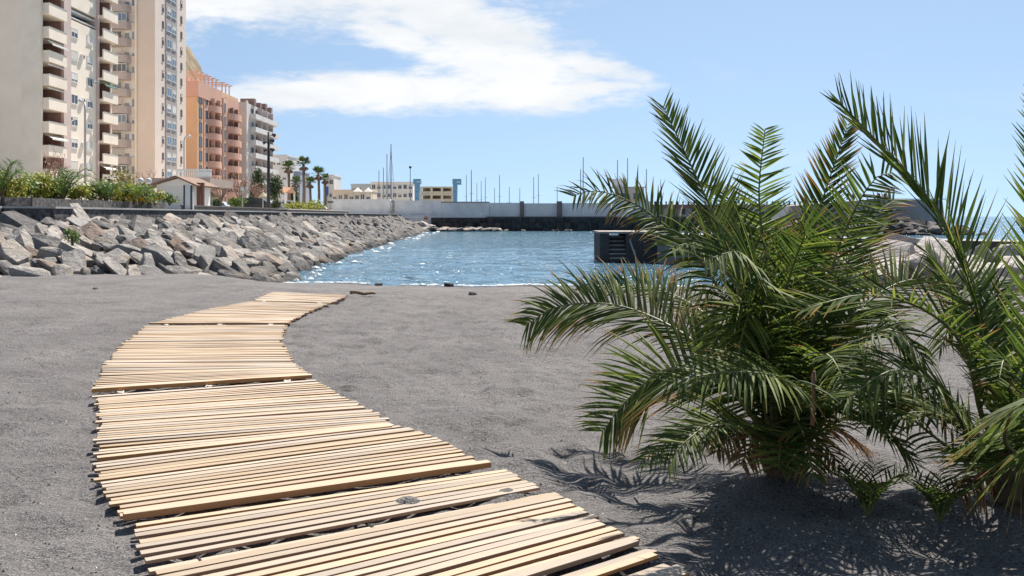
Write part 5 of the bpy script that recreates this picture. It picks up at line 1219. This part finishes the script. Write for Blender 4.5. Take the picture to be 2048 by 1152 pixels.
# weathered marker by the end of the rocks
e = root('stone_marker', P(786, 430, 128), 'pale weathered standing stone before the harbour wall under the tall mast', 'marker'); b = P(786, 431, 128)
MB().lathe([(0.42, 0), (0.36, 0.5), (0.22, 0.9), (0.26, 1.2), (0.20, 1.7), (0.28, 2.0), (0.10, 2.25)], b, 9).build('shaft', mat('weathered_stone', (0.302, 0.288, 0.266), 0.9, 0.35, 2.5, 0.05), e, smooth=True)
MB().box(b.x-0.6, b.x+0.6, b.y-0.6, b.y+0.6, b.z-0.5, b.z+0.002).build('plinth', CONC, e)

# buildings of the marina
def gallery(name, lab, px0, px1, yt, Y, cols, rows, fm, zb=1.6, depth=12):
    """open-sided block: floor slabs, columns and dark recesses"""
    x0, x1 = PX(px0, Y), PX(px1, Y); zt = PZ(yt, Y); e = root(name, ((x0+x1)/2, Y, zb), lab, 'building'); fh = (zt-zb)/rows
    MB().box(x0+0.2, x1-0.2, Y+2.5, Y+depth, zb, zt-0.3).build('back_wall', mat('gallery_back', (0.24, 0.21, 0.18), 0.9, 0.2, 0.4), e)
    for r_ in range(rows+1):
        z = zb+fh*r_; MB().box(x0, x1, Y, Y+depth, z-0.35, z-0.002).build('floor_slab', fm, e)
        if r_ < rows: MB().box(x0+0.1, x1-0.1, Y+0.15, Y+0.35, z, z+fh*0.36).build('parapet', fm, e)
    for c in range(cols+1):
        x = x0+(x1-x0)*c/cols; MB().box(x-0.28, x+0.28, Y-0.12, Y+0.5, zb, zt).build('column', fm, e)
    return e
CREAMB = mat('warm_cream_render', (0.76, 0.64, 0.46), 0.9, 0.06, 0.4)
gallery('cream_gallery_building', 'cream open sided gallery building between two blue towers', 842, 905, 373, 230, 3, 4, CREAMB)
block('white_marina_building', 'white marina building with small windows left of the blue tower', 742, 826, 366, 250, 12, mat('offwhite_render', (0.76, 0.73, 0.69), 0.9, 0.06, 0.4), 4, 8, zb=1.6, ww=1.6, hh=1.2)
block('flat_tan_building', 'long low tan building above the left end of the harbour wall', 664, 742, 382, 228, 10, mat('tan_render', (0.66, 0.55, 0.43), 0.9, 0.1, 0.3), 2, 7, zb=1.6)
block('grey_roofed_hall', 'pale grey hall roof behind the low tan building', 702, 745, 370, 262, 14, mat('pale_grey_sheet', (0.507, 0.535, 0.535), 0.7, 0.08, 0.4), 3, 4, zb=1.6)
BLUET = mat('blue_tower_render', (0.14, 0.30, 0.46), 0.8, 0.12, 0.5)
def blue_tower(px0, px1, yt, head, Y, lab):
    x0, x1 = PX(px0, Y), PX(px1, Y); zt = PZ(yt, Y); e = root('blue_tower', ((x0+x1)/2, Y, 1.6), lab, 'tower')
    MB().box(x0, x1, Y, Y+2.2, 1.6, zt).build('shaft', BLUET, e)
    h0, h1, hb = head; MB().box(PX(h0, Y), PX(h1, Y), Y-0.2, Y+2.4, PZ(hb, Y), zt+0.15).build('head', BLUET, e)
    MB().box(PX((h0+h1)/2, Y), PX(h1-1.5, Y), Y-0.26, Y-0.203, PZ(hb-3, Y), PZ(yt+3, Y)).build('opening', mat('pale_panel', (0.38, 0.48, 0.52), 0.6), e)
    for k in range(3): MB().box(x0+0.3, x1-0.3, Y-0.05, Y-0.003, 4.5+k*1.6, 4.6+k*1.6).build('joint', mat('dark_blue_joint', (0.05, 0.10, 0.16), 0.8), e)
blue_tower(829, 838, 359, (826.5, 841, 368), 226, 'left blue tower of the marina beside the cream gallery building')
blue_tower(906, 914, 359, (905, 922, 369), 226, 'right blue tower of the marina with its head jutting right')
# lamp mast
Y = 180.0; x = PX(820.5, Y); e = root('harbour_light_mast', (x, Y, 1.6), 'slender harbour light mast left of the blue tower', 'light mast')
MB().tube([(x, Y, 1.6), (x, Y, PZ(336, Y))], [0.12, 0.08], 6).build('pole', POLE, e); MB().lathe([(0.1, -0.2), (0.28, 0), (0.22, 0.25), (0.05, 0.35)], (x, Y, PZ(335, Y)), 8).build('lamp_head', BLACKP, e)
# white canopies
for (a, b, yt, lab) in ((706, 722, 374, 'left white peaked canopy above the harbour wall'), (728, 742, 374, 'right white peaked canopy above the harbour wall')):
    Y = 215.0; x0, x1 = PX(a, Y), PX(b, Y); xm_ = (x0+x1)/2; e = root('canopy_tent', (xm_, Y, 1.6), lab, 'canopy'); z1 = PZ(383, Y)
    MB().add([(x0, Y, z1), (x1, Y, z1), (x1, Y+2.4, z1), (x0, Y+2.4, z1), (xm_, Y+1.2, PZ(yt, Y))], [(0, 1, 4), (1, 2, 4), (2, 3, 4), (3, 0, 4), (3, 2, 1, 0)]).build('roof', WFRAME, e)
    for xx in (x0+0.05, x1-0.05):
        for yy in (Y+0.05, Y+2.35): MB().tube([(xx, yy, 1.6), (xx, yy, z1)], 0.05, 6).build('post', POLE, e)

# sailboats moored behind the wall; mostly their masts show
HULL = mat('white_hull', (0.533, 0.533, 0.526), 0.35); SPAR = mat('spar_grey', (0.34, 0.37, 0.40), 0.5, 0.1, 1.0); SAILC = mat('blue_sail_cover', (0.05, 0.12, 0.3), 0.8)
def sailboat(px, ytop, Y, lab, rake=0.0, stays=True, thick=1.0):
    x = PX(px, Y); zt = PZ(ytop, Y); z0 = WATER+1.0; h = zt-z0; L = max(6, h*0.9); e = root('sailboat', (x, Y, WATER), lab, 'sailboat', 'sailboats moored behind the harbour wall')
    hl = MB(); prof = [(-0.5, 0.34), (-0.3, 0.42), (0.0, 0.45), (0.3, 0.34), (0.5, 0.02)]; bw_ = 0.32*L
    k0 = 0
    for (t, w_) in prof:
        yy = Y-t*L; hl.v += [(x-w_*bw_, yy, z0), (x-w_*bw_*0.65, yy, WATER-0.3), (x+w_*bw_*0.65, yy, WATER-0.3), (x+w_*bw_, yy, z0)]
    for i in range(len(prof)-1):
        a = i*4
        for j in range(4): hl.f.append((a+j, a+(j+1) % 4, a+4+(j+1) % 4, a+4+j))
    hl.f += [(0, 1, 2, 3), (19, 18, 17, 16)]; hl.build('hull', HULL, e)
    MB().prism([(Y-L*0.18, z0), (Y+L*0.22, z0), (Y+L*0.20, z0+0.45), (Y-L*0.10, z0+0.5)], 'x', x-0.7, x+0.7).build('cabin', HULL, e)
    MB().tube([(x, Y, z0), (x+rake*h*0.5, Y, z0+h*0.5), (x+rake*h, Y, zt)], [0.095*thick, 0.085*thick, 0.06*thick], 6).build('mast', SPAR, e)
    MB().tube([(x, Y+0.1, z0+1.3), (x+0.1, Y+L*0.36, z0+1.35)], 0.13, 6).build('boom', SAILC, e)
    sp = MB(); sp.bar((x-0.5, Y, z0+h*0.55), (x+0.5, Y, z0+h*0.55), 0.04, 0.04); sp.build('spreader', SPAR, e)
    if stays:
        sy = MB(); sy.tube([(x+rake*h, Y, zt), (x, Y-L*0.48, z0)], 0.03, 3); sy.tube([(x, Y, zt-0.2), (x, Y+L*0.48, z0)], 0.03, 3)
        for s in (-1, 1): sy.tube([(x, Y, zt-h*0.1), (x+s*0.5, Y, z0+h*0.55), (x+s*1.1, Y, z0)], 0.02, 3)
        sy.build('rigging', SPAR, e)
sailboat(782, 288, 160, 'sailboat with the tallest mast, rising above the harbour wall left of the blue tower', 0, True, 1.5)
sy = bpy.data.objects[-1]
masts = [(774, 308, 165, 'second tallest mast, just left of the tallest one'), (767, 335, 172, 'short mast third from the tallest towards the left'), (758, 341, 176, 'leftmost short mast of the tall mast cluster'),
         (932.5, 350, 170, 'first mast right of the right blue tower'), (942.5, 340, 168, 'tallest mast close right of the right blue tower'), (954, 366, 190, 'short mast right of the tall pair near the blue tower'),
         (962.5, 362, 186, 'short mast in the middle between the blue tower and the first wall pillar'), (970.5, 355, 178, 'mast left of the bare gap before the wall pillars'), (989, 376, 195, 'faint short mast left of the single tall mast before the pillars'),
         (999, 350, 170, 'single taller mast standing left of the wall pillars'), (1018.5, 374, 188, 'short mast just left of the first wall pillar'), (1039.5, 376, 190, 'short mast right above the first wall pillar'),
         (1067.5, 354, 172, 'left mast of the pair between the two wall pillars'), (1077, 348, 174, 'right mast of the pair between the two wall pillars'), (1114.5, 374, 190, 'short mast above the second wall pillar'),
         (1161.5, 338, 172, 'shorter left mast of the pair above the drooping palm frond'), (1166, 314, 168, 'tall mast of the pair above the drooping palm frond'), (1235, 320, 180, 'left mast behind the harbour office'), (1255, 316, 182, 'tall mast behind the harbour office chimney'),
         (1292.5, 338, 178, 'mast just right of the harbour office')]
for (px, yt, Y, lab) in masts: sailboat(px, yt, Y, 'sailboat with '+lab, R.uniform(-0.004, 0.004), False, 1.25 if yt < 345 else 0.95)

# harbour office
Y = 150.0; OFF = mat('office_render', (0.62, 0.52, 0.46), 0.9, 0.08, 0.4); x0, x1 = PX(1224, Y), PX(1288, Y)
e = root('harbour_office', ((x0+x1)/2, Y, 1.6), 'small pinkish harbour office with raised rear block behind the wall', 'building')
MB().box(x0+1.0, x1, Y, Y+5, 1.6, PZ(375, Y)).build('wall', OFF, e); MB().box(PX(1229, Y), PX(1256, Y), Y+1.2, Y+4, PZ(375, Y)+0.02, PZ(357, Y)).build('upper_block', CONC2, e)
MB().box(x0, x1+0.15, Y-0.2, Y+5.2, PZ(375, Y)+0.002, PZ(373.5, Y)).build('roof', OFF, e); window(e, '-y', PX(1274, Y), Y, PZ(392, Y), 1.1, 0.95, mat('grey_purple_frame', (0.2, 0.18, 0.2), 0.6)); window(e, '-y', PX(1246, Y), Y, PZ(392, Y), 0.9, 0.9, MATS['grey_purple_frame'])
MB().box(x0-0.3, PX(1297, Y), Y-0.6, Y+0.0-0.003, 1.6, PZ(405, Y)).build('base_wall', OFF, e)
# balustraded promenade on the far breakwater
e = root('breakwater_balustrade', (34, 146, 1.6), 'brownish balustrade with a row of short posts along the far breakwater', 'balustrade'); Y = 146.0; x0, x1 = PX(1298, Y), PX(1720, Y)
MB().box(x0, x1, Y, Y+0.5, PZ(417, Y), PZ(409, Y)).build('rail_band', mat('red_brown_band', (0.238, 0.151, 0.130), 0.9, 0.15, 1.0), e); MB().box(x0, x1, Y+0.3, Y+0.8, 1.6, PZ(417, Y)-0.003).build('parapet', mat('pale_parapet', (0.424, 0.387, 0.369), 0.9, 0.15, 1.0), e)
k = 0
while x0+k*0.9 < x1:
    x = x0+0.1+k*0.9; MB().lathe([(0.13, 0), (0.13, 0.30), (0.17, 0.34), (0.12, 0.48), (0.03, 0.58)], (x, Y+0.25, PZ(409, Y)+0.002), 8).build('post_cap', BLACKP if k % 3 else POLE, e)
    if k % 2 == 0: MB().box(x-0.3, x+0.3, Y-0.05, Y-0.003+0.3, PZ(428, Y), PZ(418, Y)).build('opening', mat('blue_dark_opening', (0.05, 0.06, 0.09), 0.8), e)
    k += 1
# breakwater head at the right
e = root('breakwater', (40, 106, -0.5), 'dark grey concrete breakwater head with tilted left end at the right', 'breakwater'); Y = 108.0
DCON = mat('dark_concrete', (0.34, 0.32, 0.32), 0.9, 0.12, 0.8, 0.02, 4.0, stain=(0.25, 0.24, 0.24), stain_scale=0.5, stain_amt=0.6)
MB().prism([(PX(1560, Y), -0.8), (PX(1580, Y), PZ(412, Y)), (PX(1740, Y), PZ(399, Y)), (PX(1885, Y), PZ(400, Y)), (PX(1893, Y), -0.8)], 'y', Y, Y+6).build('wall', DCON, e)
MB().box(PX(1735, Y), PX(1889, Y), Y-0.3, Y+0.4, PZ(399, Y)+0.003, PZ(397.5, Y)).build('coping', DCON, e)
for px in (1708, 1720, 1733, 1771, 1784): MB().lathe([(0.16, 0), (0.16, 0.45), (0.24, 0.55), (0.1, 0.8)], (PX(px, Y), Y+2, PZ(399, Y)), 8).build('bollard', BLACKP, e)
br = root('breakwater_rocks', (44, 103, -0.5), 'dark boulders piled against the breakwater head', 'rocks')
dk = [rock_mesh(600+i, (0.9, 0.75, 0.65)) for i in range(6)]
for d_ in dk: d_.materials.append(DARKROCK)
for k in range(95):
    t_ = qr.random(); px = 1560+t_*405; topy = 440+max(0, (px-1800)/165)*26; yy = qr.uniform(topy, 474); Y = 107-(yy-438)*0.13; s = qr.uniform(0.6, 1.35)
    inst('stone', dk[k % 6], br, (PX(px, Y), Y, PZ(yy, Y)), (qr.uniform(-.5, .5), qr.uniform(-.5, .5), qr.uniform(0, 6)), (s, s*0.9, s*0.8))

# ------------------------------------------------------------------ concrete stairs and jetty on the right of the bay
BLK = mat('black_wet_concrete', (0.055, 0.05, 0.05), 0.8, 0.35, 2.5, 0.03, 5.0); STEP = mat('step_concrete', (0.276, 0.248, 0.230), 0.9, 0.2, 3.0)
Y = 41.5; x0, x1 = PX(1200, Y), PX(1312, Y); zt = PZ(467, Y)
e = root('bathing_stairs', ((x0+x1)/2, Y, -0.5), 'dark concrete landing with pale steps going down into the water', 'stairs')
MB().box(x0, x0+0.42, Y, Y+3, -1, zt).build('side_wall', BLK, e); MB().box(PX(1252, Y), PX(1318, Y), Y+0.05, Y+3, -1, zt-0.02).build('block', BLK, e)
MB().box(x0-0.05, PX(1320, Y), Y-0.06, Y+3.1, zt+0.003, zt+0.09).build('deck', mat('deck_concrete', (0.332, 0.285, 0.248), 0.9, 0.2, 2.0), e)
for k in range(6):
    z = zt-0.14-k*0.19; ya = Y+0.85-k*0.2; MB().box(x0+0.423, PX(1252, Y)-0.003, ya, Y+3, z-0.186, z-0.06).build('riser', BLK, e); MB().box(x0+0.425, PX(1252, Y)-0.005, ya-0.04, Y+2.9, z-0.058, z).build('step', STEP, e)
MB().prism([(PX(1318, Y)+0.003, -1), (PX(1318, Y)+0.003, zt-0.1), (PX(1350, Y), zt-0.75), (PX(1365, Y), -1)], 'y', Y+0.1, Y+2.8).build('flank', BLK, e)
MB().tube([(PX(1256, Y), Y+0.9, zt-0.1), (PX(1260, Y), Y+0.0, zt-0.30), (PX(1266, Y), Y-0.55, zt-0.95)], 0.035, 7).build('handrail', POLE, e, smooth=True)
e = root('jetty_slab', (12, 33, 0), 'flat concrete jetty running right from the bathing stairs behind the palms', 'jetty')
MB().prism([(6.6, 41.6), (13.2, 31.2), (17.5, 26.5), (40, 20), (42, 24), (19, 30), (14.6, 34.4), (8.5, 44.6)], 'z', -1.0, 0.79).build('slab', mat('jetty_concrete', (0.276, 0.268, 0.259), 0.9, 0.15, 1.5, 0.01), e)
MB().prism([(6.55, 41.55), (13.15, 31.15), (17.45, 26.45), (17.2, 26.2), (12.9, 30.9), (6.3, 41.3)], 'z', 0.60, 0.82).build('edge_beam', mat('dark_edge', (0.07, 0.065, 0.065), 0.9, 0.2, 2.0), e)
gb = root('pale_boulders', (13, 26, 0), 'bank of large pale boulders on the right behind the palms', 'rocks')
ps = [rock_mesh(700+i, (1.1, 0.8, 0.6)) for i in range(8)]
for d_ in ps: d_.materials.append(PALE)
pk = random.Random(17); cells2 = []
for k in range(1500):
    t_ = pk.random(); a = Vector((5.8, 39.0, 0)).lerp(Vector((12.4, 29.6, 0)), t_/0.5) if t_ < 0.5 else Vector((12.4, 29.6, 0)).lerp(Vector((24, 20.5, 0)), (t_-0.5)/0.5)
    dn = pk.uniform(0, 5.0); p = a+Vector((-0.6, -0.8, 0))*dn; p.z = 0.62-dn*0.17; rd = pk.uniform(0.45, 1.0)
    if p.x/p.y < 0.335: continue
    if any((p-q_).length < (rd+rq)*0.72 for q_, rq in cells2): continue
    cells2.append((p, rd)); inst('stone', ps[len(cells2) % 8], gb, p-Vector((0, 0, 0.15)), (pk.gauss(0.25, .25), pk.gauss(-.25, .25), pk.uniform(0, 6)), (rd*1.2, rd*1.1, rd*1.0))
    if len(cells2) > 120: break
# tidy helper keys
for o_ in bpy.data.objects:
    if '_org' in o_: del o_['_org']
